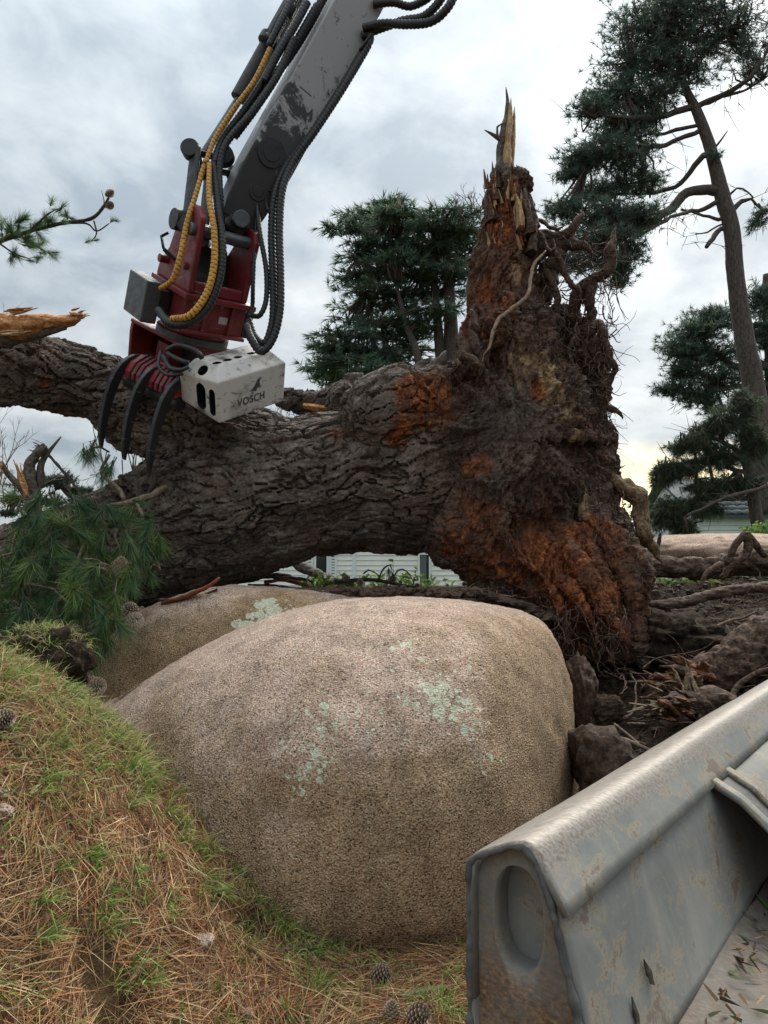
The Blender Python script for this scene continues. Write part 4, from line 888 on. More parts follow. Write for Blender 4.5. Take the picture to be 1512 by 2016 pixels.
c = m.mix(polm, c, m.ramp(st, (.35, (.15, .125, .10)), (.6, (.29, .26, .225))))
c = m.mix(m.ramp(n2, (.62, 0), (.70, .55)), c, (.10, .085, .07))
c = m.mix(s_.outputs[1], c, m.ramp(n2, (.36, (.02, .02, .022)), (.6, (.075, .075, .075)), (.75, (.16, .15, .14))))
c = m.mix(m.math('MULTIPLY', s_.outputs[2], m.ramp(n3, (.35, .3), (.55, 1))), c, m.ramp(st, (.35, (.05, .028, .015)), (.5, (.14, .07, .03)), (.7, (.30, .19, .10))))
M_bucket = m.fin(c, m.math('SUBTRACT', .78, m.math('MULTIPLY', polm, .26)), m.bump(m.math('ADD', n2, m.math('MULTIPLY', n4, .3)), .22, .008), m.math('MULTIPLY', polm, .35))
def kloft(profile, s0, s1, name, ns=120, closed=True, wear_tone=None, wob=.004, parent=bk, seed=1):
    pr_ = np.array(profile); n = len(pr_); ss = np.linspace(s0, s1, ns)
    V = np.zeros((ns, n, 3)); V[..., 0] = ss[:, None]; V[..., 1] = pr_[:, 0]; V[..., 2] = pr_[:, 1]
    V = V.reshape(-1, 3); q = np.stack([V[:, 0]*2.2, V[:, 1]*6, V[:, 2]*6], 1)
    V[:, 1] += wob*fbm(q, 3, seed); V[:, 2] += wob*fbm(q, 3, seed+5)
    C = np.zeros((len(V), 4)); C[:, 3] = 1
    if wear_tone is not None: C[:, :3] = np.tile(np.array(wear_tone), (ns, 1))
    i = np.arange(ns-1)[:, None]*n; j = np.arange(n if closed else n-1)[None, :]; j2 = (j+1) % n
    F = np.stack([i+j, i+n+j, i+n+j2, i+j2], -1).reshape(-1, 4); mb = MB(); mb.add(Kf(V), F, C)
    if closed: mb.F.append([list(range(n))[::-1], list(range((ns-1)*n, ns*n))])
    o = build(mb, name, M_bucket, parent, smooth=True, col=True)
    bm = bmesh.new(); bm.from_mesh(o.data); bmesh.ops.recalc_face_normals(bm, faces=bm.faces); bm.to_mesh(o.data); bm.free(); return o
# folded top cap, a thick rolled sheet
capo = [(-.004, .60), (-.004, .87), (-.002, .905), (.014, .925), (.06, .948), (.11, .971), (.145, .980), (.165, .972), (.18, .955), (.195, .93), (.215, .90), (.235, .872), (.25, .845)]
capi = [(.236, .838), (.222, .862), (.203, .89), (.184, .918), (.169, .942), (.157, .956), (.143, .962), (.113, .958), (.075, .943), (.042, .92), (.024, .898), (.016, .86), (.016, .60)]
wn_ = [(.2, .3, 0), (.5, .1, 0), (.7, 0, 0), (.9, 0, 0), (.95, 0, 0), (.95, 0, 0), (1, 0, 0), (1, 0, 0), (.9, 0, 0), (.6, 0, 0), (.25, 0, 0), (.05, 0, 0), (.2, 0, 0)]+[(0, .5, 0)]*13
kloft(capo+capi, 0.0, 3.4, 'top_cap', 160, wear_tone=wn_, seed=2)
kloft([(.222, .865), (.25, .74), (.285, .60), (.325, .47), (.335, .45), (.31, .44), (.26, .60), (.225, .74), (.20, .865)], .015, 3.38, 'inner_panel', 120, wob=.006, seed=9)
kloft([(.337, .45), (.40, .425), (.55, .40), (.8, .385), (1.1, .40), (1.1, .37), (.8, .355), (.55, .37), (.37, .40), (.312, .44)], .02, 3.37, 'floor_plate', 100, wob=.012, seed=14, wear_tone=[(0, .35, .45)]*10)  # floor coloured darker and rustier to tone down its bright lighting
kloft([(.0, .0), (.0, .598), (.014, .598), (.014, .0)], .004, 3.39, 'back_plate', 60, wear_tone=[(.1, .4, .2)]*4, wob=.003, seed=20)
kloft([(.015, .0), (.015, .03), (.6, .10), (1.1, .365), (1.12, .36), (.62, .08), (.05, .0)], .02, 3.37, 'bottom_shell', 60, wob=.003, seed=22)
for s0 in (1.22, 1.40):
    kloft([(.24, .862), (.33, .815), (.44, .72), (.53, .60), (.60, .45), (.585, .44), (.515, .59), (.425, .705), (.325, .795), (.235, .84)], s0, s0+.05, 'rib_strap', 4, wob=0, seed=25)
kloft([(.23, .85), (.32, .80), (.425, .708), (.515, .59), (.585, .45), (.58, .445), (.51, .585), (.42, .70), (.315, .793), (.225, .84)], 1.27, 1.40, 'dark_gap_plate', 4, wear_tone=[(0, .8, 0)]*10, wob=0, seed=26)  # darkness of the gap between the ribs, put into a plate's colour
kloft([(.23, .85), (.32, .80), (.425, .708), (.515, .59), (.585, .45), (.58, .445), (.51, .585), (.42, .70), (.315, .793), (.225, .84)], 1.45, 3.3, 'curved_panel', 40, wear_tone=[(0, .1, .1)]*10, wob=.004, seed=27)
# open end: plate with an oval hole, weld bead round the rim, inner back plate
Nh = 64
def end_outline(t):
    pts = np.array([(.0, .0), (.0, .60), (.0, .86), (.004, .90), (.02, .920), (.06, .938), (.10, .957), (.142, .966), (.168, .945), (.19, .90), (.205, .862), (.235, .74), (.262, .64), (.30, .48), (.37, .30), (.42, .05), (.40, .0)])
    dd = np.concatenate([[0], np.cumsum(np.linalg.norm(np.diff(np.vstack([pts, pts[:1]]), axis=0), axis=1))]); tt = t*dd[-1]
    q = np.vstack([pts, pts[:1]]); return np.stack([np.interp(tt, dd, q[:, 0]), np.interp(tt, dd, q[:, 1])], 1)
tt = np.linspace(0, 1, 160, endpoint=False); ol = end_outline(tt)
hc = np.array([.118, .80]); ang = np.arctan2(ol[:, 1]-hc[1], ol[:, 0]-hc[0]); 
inn = np.stack([hc[0]+.062*np.sign(np.cos(ang))*np.abs(np.cos(ang))**.8, hc[1]+.115*np.sign(np.sin(ang))*np.abs(np.sin(ang))**.9], 1)
n_ = len(ol); V_ = []; C_ = []
for k, (src, f, sdep) in enumerate([(ol, 0, .004), (ol, .06, .012), (ol, .12, .022), (ol, .9, .022), (ol, 1.0, .020), (inn, None, .050), (inn, None, .085)]):
    for q in range(n_):
        if f is None: a, b = inn[q]
        else: a, b = ol[q]*(1-f)+inn[q]*f
        V_.append((sdep, a, b)); low = np.clip((.76-b)/.14, 0, 1)
        C_.append((0, [.9, .8, .35, .30, .1, .2, .2][k], max(low, .25)*[.2, .6, 1, 1, .6, 0, 0][k]))
F_ = [[k*n_+q, k*n_+(q+1) % n_, (k+1)*n_+(q+1) % n_, (k+1)*n_+q] for k in range(6) for q in range(n_)]
V_ = np.array(V_); V_[:, 0] += .003*fbm(V_*30, 3, 3)
mb = MB(); mb.add(Kf(V_), F_, np.array(C_)); build(mb, 'end_plate', M_bucket, bk, col=True)
mb = MB(); mb.add(Kf(np.array([(.09, a, b) for a, b in [(.03, .66), (.03, .91), (.17, .93), (.22, .66)]])), [[0, 1, 2, 3]], np.array([0, 0, 0])); build(mb, 'hole_back_plate', M_bucket, bk, col=True)
mb = MB(); bead = end_outline(np.linspace(0, 1, 500)); q = np.stack([np.full(500, .004), bead[:, 0], bead[:, 1]], 1)
q += .003*np.stack([fbm(q*40, 2, 5+k) for k in range(3)], 1); addtube(mb, Kf(q), .008*(1+.7*fbm(q*28, 3, 9)), 8, C=np.array([.15, .85, 0])); build(mb, 'weld_bead', M_bucket, bk, col=True)

# ------------------------------------------------------------------ standing trees
def tufts(mb, Cn, Ax, n, Ln, Wd, cols, spread=.7, bend=.0):
    """bursts of needles: Cn tuft centres, Ax axes"""
    m_ = len(Cn); B = np.repeat(Cn, n, 0); D_ = unit(np.repeat(unit(Ax), n, 0)+spread*rng.normal(size=(m_*n, 3)))
    C = np.repeat(pal(cols, m_, .22), n, 0); C = np.clip(C*(1+.15*rng.normal(size=(len(C), 1))), .002, 1)
    L_ = Ln*(.7+.6*rng.random(m_*n)); s = unit(np.cross(D_, unit(rng.normal(size=D_.shape))))
    T_ = B+D_*L_[:, None]+np.array([0, 0, -1])*bend*L_[:, None]
    V_ = np.stack([B-s*Wd*.5, B+s*Wd*.5, T_+s*Wd*.15], 1).reshape(-1, 3)
    mb.add(V_, np.arange(m_*n*3).reshape(-1, 3), np.repeat(C, 3, 0))
PINE_C = [(.085, .130, .10), (.11, .16, .115), (.07, .11, .09), (.13, .175, .12), (.095, .15, .125)]
def standing_tree(name, label, trunks, branches, clusters, bark, cols, seed, tn=12, tl=.17, tw=.018, per=1.0, spread=.8, hubs=9, updir=(0, 0, .6), flat=1.0, bend=0, group=None, sub=.55):
    """trunks/branches: lists of (px,py,d,rpx); clusters: (px,py,d,rx,ry,ntufts)"""
    random.seed(seed); tp, tr = path(trunks[0]); base = tp[0]
    t = thing(name, label, 'tree', (base[0], base[1], base[2]), group)
    mb = MB(); sk = []; side = []; d = trunks[0][0][2]
    for k, l in enumerate(trunks):
        p, r_ = path(l); p, r_ = resample(p, r_, .12); addtube(mb, p, r_, 14, rough=.12, rs=5, seed=seed+k); sk.append(p)
    build(mb, 'trunk', bark, t)
    for k, l in enumerate(branches):
        p, r_ = path(l); tsk = np.vstack(sk[:len(trunks)]); jn = np.linalg.norm(tsk-p[0], axis=1)
        if 1e-3 < jn.min() < .7: p = np.vstack([tsk[jn.argmin()], p]); r_ = np.concatenate([[r_[0]*1.15], r_])
        p, r_ = resample(p, r_, .12); wob_ = np.stack([fbm(p*2.5, 2, seed+k*3+q) for q in range(3)], 1); p = p+.06*(wob_-wob_[0])
        for q in range(5, len(p)-1, 2):      # dead side twigs
            for _ in range(2):
                v0 = unit(p[min(q+1, len(p)-1)]-p[q-1]+rng.normal(size=3)*.9); l0 = random.uniform(.15, .6)*d/16; e0 = p[q]+v0*l0; side.append((p[q], e0)); 
                for _k in range(2): side.append((p[q]+v0*l0*random.uniform(.4, .9), e0+rng.normal(size=3)*.16))
        mb = MB(); addtube(mb, p, r_, 8, rough=.15, rs=5, seed=k); build(mb, 'branch', bark, t); sk.append(p)
    SK = np.vstack(sk); cr = MB(); tw_ = MB()
    for (px, py, d, rx, ry, nt_) in clusters:
        c = P(px, py, d); k = d/FPX; R_ = np.array([rx*k, rx*k*.8, ry*k]); nt_ = int(nt_*per)
        nh = max(3, int(hubs*nt_/60))
        dirs = unit(rng.normal(size=(nh, 3))); hub = c+dirs*R_*(rng.random((nh, 1))**.5)*.8
        dist = np.linalg.norm(SK[None]-hub[:, None], axis=2); near = SK[dist.argmin(1)]
        for h_, s_ in zip(hub, near):
            mid = (h_+s_)/2+np.array([0, 0, -.12])*np.linalg.norm(h_-s_)+rng.normal(size=3)*.08
            p, r_ = resample(np.array([s_, mid, h_]), np.array([.028, .02, .010])*d/16, .15); addtube(tw_, p, r_, 5)
        hi_ = rng.integers(0, nh, nt_); off = unit(rng.normal(size=(nt_, 3)))*R_*sub*(rng.random((nt_, 1))**.45)*np.array([1, 1, flat])
        e_ = hub[hi_]+off
        # outer ends lift upward
        axd = unit(off+np.array(updir)*np.linalg.norm(off, axis=1, keepdims=True)+.15*rng.normal(size=off.shape))
        sticks(tw_, hub[hi_], e_, .008*d/16, .004*d/16)
        tufts(cr, e_, axd, tn, tl, tw, cols, spread, bend)
        tufts(cr, e_-axd*tl*.5+.04*rng.normal(size=e_.shape), axd, max(4, tn//2), tl*.9, tw, cols, spread*1.1, bend)
    if side: sticks(tw_, [a[0] for a in side], [a[1] for a in side], .008*trunks[0][0][2]/16, .003*trunks[0][0][2]/16)
    build(tw_, 'twigs', bark, t); build(cr, 'crown', M_fol, t, col=True, smooth=False); return t
M_pinebark = simple_wood('standing_pine_bark', ((.34, (.024, .019, .017)), (.5, (.070, .056, .050)), (.64, (.13, .105, .093)), (.8, (.20, .17, .15))), (9, 9, 2), 4, .9)
d = 16
standing_tree('pine_tree', 'tall leaning pine with a long bare trunk at the right edge', [[(1520, 1010, d, 24), (1484, 760, d, 21), (1468, 680, d, 19), (1450, 560, d, 17), (1440, 450, d, 16), (1422, 385, d, 15), (1398, 290, d, 12), (1372, 220, d, 10), (1345, 160, d, 7), (1325, 60, d, 6), (1330, -60, d, 3)]],
 [[(1405, 376, d, 11), (1365, 373, d, 10), (1325, 407, d, 9), (1264, 446, d-.5, 8), (1209, 477, d-1, 4)],
  [(1353, 214, d, 7), (1301, 229, d, 6), (1249, 235, d-.4, 5), (1150, 222, d-.8, 2)],
  [(1368, 263, d, 5), (1301, 284, d, 5), (1230, 300, d-.5, 3), (1160, 320, d-.5, 2)], [(1368, 248, d, 4), (1330, 255, d, 4), (1290, 262, d, 3)],
  [(1383, 309, d, 6), (1343, 364, d+.3, 5), (1290, 380, d+.4, 4), (1200, 390, d+.5, 2)],
  [(1368, 211, d, 6), (1414, 193, d, 6), (1463, 162, d-.3, 5), (1503, 116, d-.5, 4)], [(1412, 193, d, 4), (1450, 185, d, 3), (1500, 160, d, 2)],
  [(1408, 400, d, 5), (1360, 415, d, 4), (1300, 440, d-.8, 3), (1230, 480, d-1, 2)], [(1415, 430, d, 4), (1380, 425, d, 3), (1340, 415, d, 2)],
  [(1418, 450, d, 5), (1405, 470, d, 6), (1390, 492, d-.2, 4)], [(1416, 444, d, 2), (1390, 455, d, 2), (1366, 460, d, 1)],
  [(1440, 420, d, 6), (1460, 395, d, 5), (1480, 392, d, 3), (1500, 415, d, 2), (1530, 420, d, 2)], [(1430, 395, d, 3), (1450, 375, d, 2), (1485, 385, d, 1.5)],
  [(1350, 170, d, 5), (1300, 130, d, 4), (1240, 120, d, 2)], [(1345, 150, d, 5), (1400, 100, d, 4), (1450, 60, d, 3)], [(1400, 300, d, 3), (1415, 280, d, 2), (1425, 262, d, 1)]],
 [(1330, 70, d, 120, 75, 200), (1260, 60, d, 75, 60, 110), (1420, 50, d, 100, 70, 160), (1480, 110, d, 55, 60, 80), (1340, -10, d, 130, 60, 160), (1255, 130, d, 90, 45, 120), (1350, 140, d, 70, 40, 70),
  (1215, 190, d, 70, 30, 140), (1290, 190, d, 60, 30, 90), (1165, 212, d-.6, 45, 18, 80), (1210, 255, d, 60, 26, 90), (1190, 300, d-.5, 70, 28, 120), (1140, 318, d-.5, 45, 18, 80), (1125, 345, d-.5, 30, 12, 40), (1250, 300, d, 50, 50, 90), (1280, 240, d, 40, 25, 40),
  (1220, 360, d+.3, 70, 26, 100), (1170, 385, d+.4, 50, 20, 60), (1280, 345, d, 40, 30, 40), (1120, 415, d-.5, 50, 16, 70), (1190, 430, d-.6, 80, 28, 160), (1260, 430, d-.5, 55, 26, 90), (1180, 475, d-1, 70, 26, 110), (1120, 520, d-1, 40, 26, 50), (1200, 520, d-1, 55, 28, 80), (1235, 500, d-.9, 35, 30, 40), (1215, 552, d-1, 30, 14, 25),
  (1500, 420, d, 30, 16, 20), (1480, 440, d, 25, 14, 12), (1400, 300, d-.2, 20, 10, 8)],
 M_pinebark, PINE_C, 11, tn=13, tl=.145, tw=.016, per=1.9, sub=.82)
d = 20
standing_tree('pine_tree', 'dark bushy pine crown low behind the tall leaning trunk', [[(1545, 1040, d, 24), (1530, 800, d, 20), (1515, 600, d, 14), (1510, 540, d, 8)]],
 [[(1525, 720, d, 9), (1450, 720, d, 7), (1400, 690, d, 5), (1340, 700, d, 3)], [(1528, 760, d, 8), (1440, 765, d, 6), (1370, 775, d, 4), (1300, 765, d, 2)], [(1518, 640, d, 7), (1440, 640, d, 5), (1380, 640, d, 2)]],
 [(1400, 625, d, 55, 20, 90), (1380, 655, d, 70, 22, 120), (1345, 685, d, 50, 22, 90), (1400, 700, d, 70, 28, 130), (1350, 730, d, 45, 22, 80), (1420, 745, d, 60, 22, 90), (1330, 765, d, 45, 12, 60), (1390, 780, d, 60, 20, 80), (1490, 590, d, 35, 36, 80), (1500, 660, d, 40, 40, 90), (1495, 730, d, 40, 30, 70), (1400, 805, d, 35, 14, 30)],
 M_pinebark, PINE_C, 21, tn=13, tl=.16, tw=.018, per=1.9, sub=.8)
d = 13
DROOP = [(.055, .085, .052), (.075, .10, .060), (.09, .115, .07), (.10, .092, .058), (.042, .070, .046)]
standing_tree('pine_tree', 'ragged drooping young pine in front of the right mobile home', [[(1500, 1075, d, 14), (1480, 960, d, 12), (1465, 850, d, 9), (1470, 770, d, 4)]],
 [[(1470, 900, d, 5), (1400, 860, d, 4), (1340, 870, d, 3)], [(1475, 930, d, 5), (1390, 910, d, 4), (1310, 920, d, 2)], [(1480, 980, d, 5), (1400, 985, d, 4), (1320, 990, d, 2)], [(1512, 955, d-.5, 4), (1450, 975, d-.5, 4), (1350, 1020, d-.5, 2)], [(1370, 900, d, 3), (1372, 990, d, 3)], [(1385, 870, d, 3), (1400, 950, d, 3)]],
 [(1470, 790, d, 32, 26, 60), (1430, 830, d, 50, 26, 90), (1370, 870, d, 40, 18, 70), (1340, 880, d, 24, 12, 30), (1395, 845, d, 30, 14, 40), (1310, 925, d, 34, 16, 60), (1350, 920, d, 36, 18, 60), (1420, 900, d, 50, 30, 90), (1480, 870, d, 35, 40, 90), (1300, 945, d, 20, 10, 25), (1460, 950, d, 50, 22, 90), (1390, 960, d, 40, 18, 50), (1330, 1000, d, 46, 20, 90), (1380, 1000, d, 40, 12, 50), (1300, 1020, d, 25, 20, 40), (1340, 1035, d, 30, 16, 50)],
 M_pinebark, DROOP, 31, tn=16, tl=.20, tw=.011, per=1.6, spread=.45, updir=(0, 0, -.7), bend=.25)
d = 18
CY = [(.060, .115, .080), (.085, .145, .095), (.11, .165, .10), (.052, .094, .072), (.13, .15, .095)]
lay = []
for y, x0, x1, n_ in [(403, 755, 800, 26), (422, 690, 800, 60), (430, 830, 930, 50), (452, 662, 940, 130), (484, 700, 945, 120), (512, 685, 935, 130), (545, 680, 920, 130), (578, 692, 905, 95), (608, 682, 890, 70), (640, 668, 850, 75), (664, 645, 845, 80), (690, 612, 830, 90), (715, 640, 790, 70), (736, 615, 770, 60), (752, 640, 750, 40)]:
    k = max(1, int((x1-x0)/55))
    for q in range(k):
        cx_ = x0+(q+.5)*(x1-x0)/k; lay.append((cx_, y+random.uniform(-6, 6), d+random.uniform(-1, 1), (x1-x0)/k*.8, 9, n_/k*1.5))
standing_tree('cypress_tree', 'broad dark green cypress behind the upright root plate', [[(880, 1000, d, 14), (868, 720, d, 11), (858, 600, d, 8), (850, 480, d, 4)], [(905, 1000, d, 18), (890, 700, d, 16), (885, 560, d, 10)], [(830, 900, d-.5, 10), (825, 720, d-.5, 8), (800, 640, d-.5, 6), (780, 560, d-.5, 3)]],
 [[(860, 650, d, 3), (800, 610, d, 2), (720, 580, d, 1)], [(865, 690, d, 3), (760, 690, d, 2), (640, 690, d, 1)], [(855, 560, d, 3), (760, 530, d, 2), (690, 525, d, 1)], [(852, 500, d, 3), (760, 460, d, 2), (670, 450, d, 1)]],
 lay, M_pinebark, CY, 41, tn=9, tl=.24, tw=.026, per=1.9, spread=.33, hubs=12, updir=(0, 0, .12), flat=.8, sub=.9)
d = 42
standing_tree('pine_tree', 'distant flat-topped pine behind the broken branches at far left', [[(60, 1090, d, 5), (60, 960, d, 3)]], [[(60, 1000, d, 2), (120, 960, d, 1)], [(60, 1000, d, 2), (0, 980, d, 1)]],
 [(110, 945, d, 60, 12, 120), (60, 955, d, 40, 9, 80), (160, 965, d, 40, 10, 70), (30, 985, d, 50, 8, 60), (100, 990, d, 50, 9, 60), (15, 1010, d, 30, 6, 40), (180, 985, d, 40, 10, 60)], M_pinebark, [(.03, .05, .035), (.045, .065, .045)], 51, tn=10, tl=.30, tw=.05)
def bare(name, label, stems, d, seed, depth=4, r0=1.8, mat=None):
    random.seed(seed); b0 = P(stems[0][0], stems[0][1], d); o_ = MB(); segs = []
    def grow(p, v, ln, r_, k):
        q = p+v*ln; segs.append((p, q, r_, r_*.7))
        if k == 0: return
        for _ in range(random.choice((2, 2, 3))):
            nv = unit(v+np.array([random.gauss(0, .45), random.gauss(0, .45), random.gauss(.1, .3)])); grow(q, nv, ln*random.uniform(.55, .9), r_*.68, k-1)
    for (px, py, ang, ln) in stems:
        grow(P(px, py, d), np.array([math.sin(math.radians(ang)), random.gauss(0, .2), math.cos(math.radians(ang))]), ln*d/FPX, r0*d/FPX, depth)
    sticks(o_, np.array([s[0] for s in segs]), np.array([s[1] for s in segs]), np.array([s[2] for s in segs]), np.array([s[3] for s in segs]))
    o = build(o_, name, mat or M_bare); tag(o, label, 'shrub'); return o
bare('bare_shrub', 'leafless pale shrub seen below the gripped limb at left', [(310, 985, -10, 50), (290, 985, -30, 60), (335, 985, 15, 45), (260, 985, 0, 60), (225, 985, -18, 70), (355, 970, 10, 30)], 12, 5, 5, 2.6)
bare('bare_shrub', 'leafless twiggy tree top beside the spike of the root plate', [(935, 440, -15, 26), (925, 440, -50, 22), (945, 430, 5, 20), (950, 440, -35, 22)], 15, 9, 4, 1.6, M_darktwig)
bare('bare_shrub', 'leafless twigs showing between grapple cover and torn limb', [(560, 850, 5, 24), (590, 850, -10, 24), (540, 850, 15, 28), (620, 850, 0, 20), (575, 850, 25, 22)], 12, 14, 4, 1.2)
bare('bare_shrub', 'leafless thin twigs at the far left edge under the limb', [(-10, 1000, 15, 60), (-20, 960, 30, 50), (10, 1000, -5, 40), (30, 1010, 20, 40)], 13, 19, 4, 1.8)
bare('bare_shrub', 'leafless twigs above the split log at the left edge', [(-20, 680, 25, 30), (-30, 660, 45, 30)], 11, 23, 3, 1.0)

# ------------------------------------------------------------------ mobile homes
M_side = NT('siding'); n_ = M_side.noise(2.2, 4, .6); M_siding = M_side.fin(M_side.ramp(n_, (.35, (.76, .75, .71)), (.65, (.86, .85, .81))), .5)
M_side2 = NT('siding_cool'); n_ = M_side2.noise(2.2, 4, .6); M_siding2 = M_side2.fin(M_side2.ramp(n_, (.35, (.58, .64, .62)), (.65, (.70, .75, .73))), .5)
M_trim = NT('white_trim').fin((.74, .78, .80), .45); M_glass = NT('window_glass').fin((.025, .035, .035), .08); M_curt = NT('curtain').fin((.16, .17, .18), .9)
M_rooft = simple_wood('roof_tile', ((.34, (.045, .055, .058)), (.5, (.08, .095, .10)), (.7, (.13, .14, .145))), (4, 4, 4), 4, .4)
M_roofg = NT('grey_roof').fin((.30, .32, .33), .6)
def home(name, label, x0, x1, y0, y1, z0, z1, bands, openings, siding, roof, tiles=False, gable=.8):
    t = thing(name, label, 'mobile home', ((x0+x1)/2, y0, z0)); 
    mb = MB(); box_mesh(mb, (x0, y0, z0), (x1, y1, z1)); build(mb, 'wall', siding, t, smooth=False)
    h = (z1-z0)/bands; shared = {}
    xs_ = [x0]+[v for o in sorted(openings) for v in o[:2]]+[x1]
    for k in range(bands):
        zc0 = z0+k*h
        segs_ = []
        cur = x0
        for (a, b, c, e_, ty) in sorted(openings):
            if zc0+h > c and zc0 < e_: segs_.append((cur, a)); cur = b
        segs_.append((cur, x1))
        for a, b in segs_:
            if b-a < .03: continue
            key = round(b-a, 3)
            if key not in shared:
                mb = MB(); w_ = b-a
                V_ = np.array([(0, -.004, 0), (w_, -.004, 0), (w_, -.030, .012), (0, -.030, .012), (0, -.006, h-.006), (w_, -.006, h-.006)])
                mb.add(V_, [[0, 1, 2, 3], [3, 2, 5, 4], [0, 3, 4], [1, 5, 2]]); shared[key] = mb.mesh('plank', False); shared[key].materials.append(siding)
            o = link('plank', shared[key], None, t); o.location = (a, y0, zc0)
    for (a, b, c, e_, ty) in openings:
        f = MB(); fw = .07
        for lo, hi in (((a, y0-.06, c), (a+fw, y0-.002, e_)), ((b-fw, y0-.06, c), (b, y0-.002, e_)), ((a+fw, y0-.058, e_-fw), (b-fw, y0-.002, e_)), ((a+fw, y0-.058, c), (b-fw, y0-.002, c+fw))): box_mesh(f, lo, hi)
        if ty == 'trim':
            mb = MB(); box_mesh(mb, (a, y0-.05, c), (b, y0-.002, e_)); build(mb, 'trim_strip', M_trim, t, smooth=False); continue
        if ty == 'shutter':
            s_ = build(f, 'shutter', M_trim, t, smooth=False); n_ = int((e_-c-2*fw)/.09)
            sh = MB(); box_mesh(sh, (0, -.045, 0), (b-a-2*fw, -.005, .06)); sm_ = sh.mesh('slat', False); sm_.materials.append(M_trim)
            for k in range(n_):
                o = link('slat', sm_, None, s_); o.location = (a+fw, y0, c+fw+.015+k*.09)
            mb = MB(); box_mesh(mb, (a+fw, y0-.004, c+fw), (b-fw, y0-.001, e_-fw)); build(mb, 'shutter_back', M_curt, s_, smooth=False); continue
        w_ = build(f, 'window', M_trim, t, smooth=False)
        mb = MB(); box_mesh(mb, (a+fw, y0-.012, c+fw), (b-fw, y0-.003, e_-fw)); build(mb, 'pane', M_glass, w_, smooth=False)
        if ty == 'curt':
            mb = MB()
            for k in range(8): box_mesh(mb, (a+fw+.02+k*(b-a-2*fw-.1)/8, y0-.022-.006*(k % 2), c+fw), (a+fw+.02+(k+.8)*(b-a-2*fw-.1)/8, y0-.014, e_-fw))
            build(mb, 'blind', M_curt, w_, smooth=False)
    for gx in (x0, x1-.04):
        mb = MB(); ymg = (y0+y1)/2; mb.add(np.array([(gx, y0+.05, z1-.02), (gx, y1-.05, z1-.02), (gx, ymg, z1+gable-.05), (gx+.04, y0+.05, z1-.02), (gx+.04, y1-.05, z1-.02), (gx+.04, ymg, z1+gable-.05)]), [[0, 1, 2], [5, 4, 3], [0, 3, 4, 1], [1, 4, 5, 2], [2, 5, 3, 0]]); build(mb, 'gable', siding, t, smooth=False)
    ov = .25; zr = z1+gable; ym = (y0+y1)/2
    mb = MB(); V_ = np.array([(x0-ov, y0-ov, z1-.04), (x1+ov, y0-ov, z1-.04), (x1+ov, ym, zr), (x0-ov, ym, zr), (x1+ov, y1+ov, z1-.04), (x0-ov, y1+ov, z1-.04), (x0-ov, y0-ov, z1+.05), (x1+ov, y0-ov, z1+.05), (x1+ov, ym, zr+.09), (x0-ov, ym, zr+.09), (x1+ov, y1+ov, z1+.05), (x0-ov, y1+ov, z1+.05)])
    mb.add(V_, [[0, 3, 2, 1], [3, 5, 4, 2], [6, 7, 8, 9], [9, 8, 10, 11], [0, 1, 7, 6], [1, 2, 8, 7], [2, 4, 10, 8], [4, 5, 11, 10], [5, 3, 9, 11], [3, 0, 6, 9]]); rf = build(mb, 'roof', roof, t, smooth=False)
    if tiles:
        dx = .30; ts = MB(); n_ = 7
        sl = math.hypot(ym-y0+ov, gable+.04); ta = math.atan2(gable+.04, ym-y0+ov)
        prof_ = [(q*dx/n_, .035*math.sin(math.pi*q/n_)) for q in range(n_+1)]
        ln = .36; V_ = np.array([(a, 0, b+.03) for a, b in prof_]+[(a, ln, b) for a, b in prof_]+[(a, 0, b-.0) for a, b in prof_])
        F_ = [[q, q+1, n_+2+q, n_+1+q] for q in range(n_)]+[[2*n_+2+q, 2*n_+3+q, q+1, q] for q in range(n_)]
        ts.add(V_, F_); tm_ = ts.mesh('tile'); tm_.materials.append(roof)
        nr = min(4, int(sl/.33)); ncol = int((x1-x0+2*ov)/dx)
        for r_ in range(nr):
            for c in range(min(ncol, 60)):
                o = link('tile', tm_, None, rf); o.location = (x0-ov+c*dx, y0-ov+r_*.33*math.cos(ta), z1+.055+r_*.33*math.sin(ta)); o.rotation_euler = (ta, 0, 0)
    return t
d = 25; k = d/FPX*1.003
def hx(px): return (px-756)*k
def hz(py): return P(756, py, d)[2]
home('mobile_home', 'cream clad mobile home with shutters seen under the trunk', hx(470), hx(930), d, d+4, .4, 3.0, 16,
     [(hx(603), hx(618), .5, 2.35, 'shutter'), (hx(619), hx(648), .45, 2.4, 'win'), (hx(649), hx(664), .5, 2.35, 'shutter'), (hx(694), hx(701), .4, 3.0, 'trim'), (hx(822), hx(848), .75, hz(1088), 'curt')], M_siding, M_roofg)
d = 22; k = d/FPX*1.003
home('mobile_home', 'pale green clad mobile home with dark tiled roof at right', hx(1375), hx(1720), d, d+5, .4, hz(1018), 20, [], M_siding2, M_rooft, True, 1.3)
d = 34; k = d/FPX*1.003
home('mobile_home', 'low far mobile home with dark windows right of the hooked root', hx(1150), hx(1372), d, d+4, .4, hz(1042), 12, [(hx(1322), hx(1338), .9, hz(1048), 'win'), (hx(1345), hx(1366), .9, hz(1048), 'win')], M_siding2, M_roofg, False, .4)
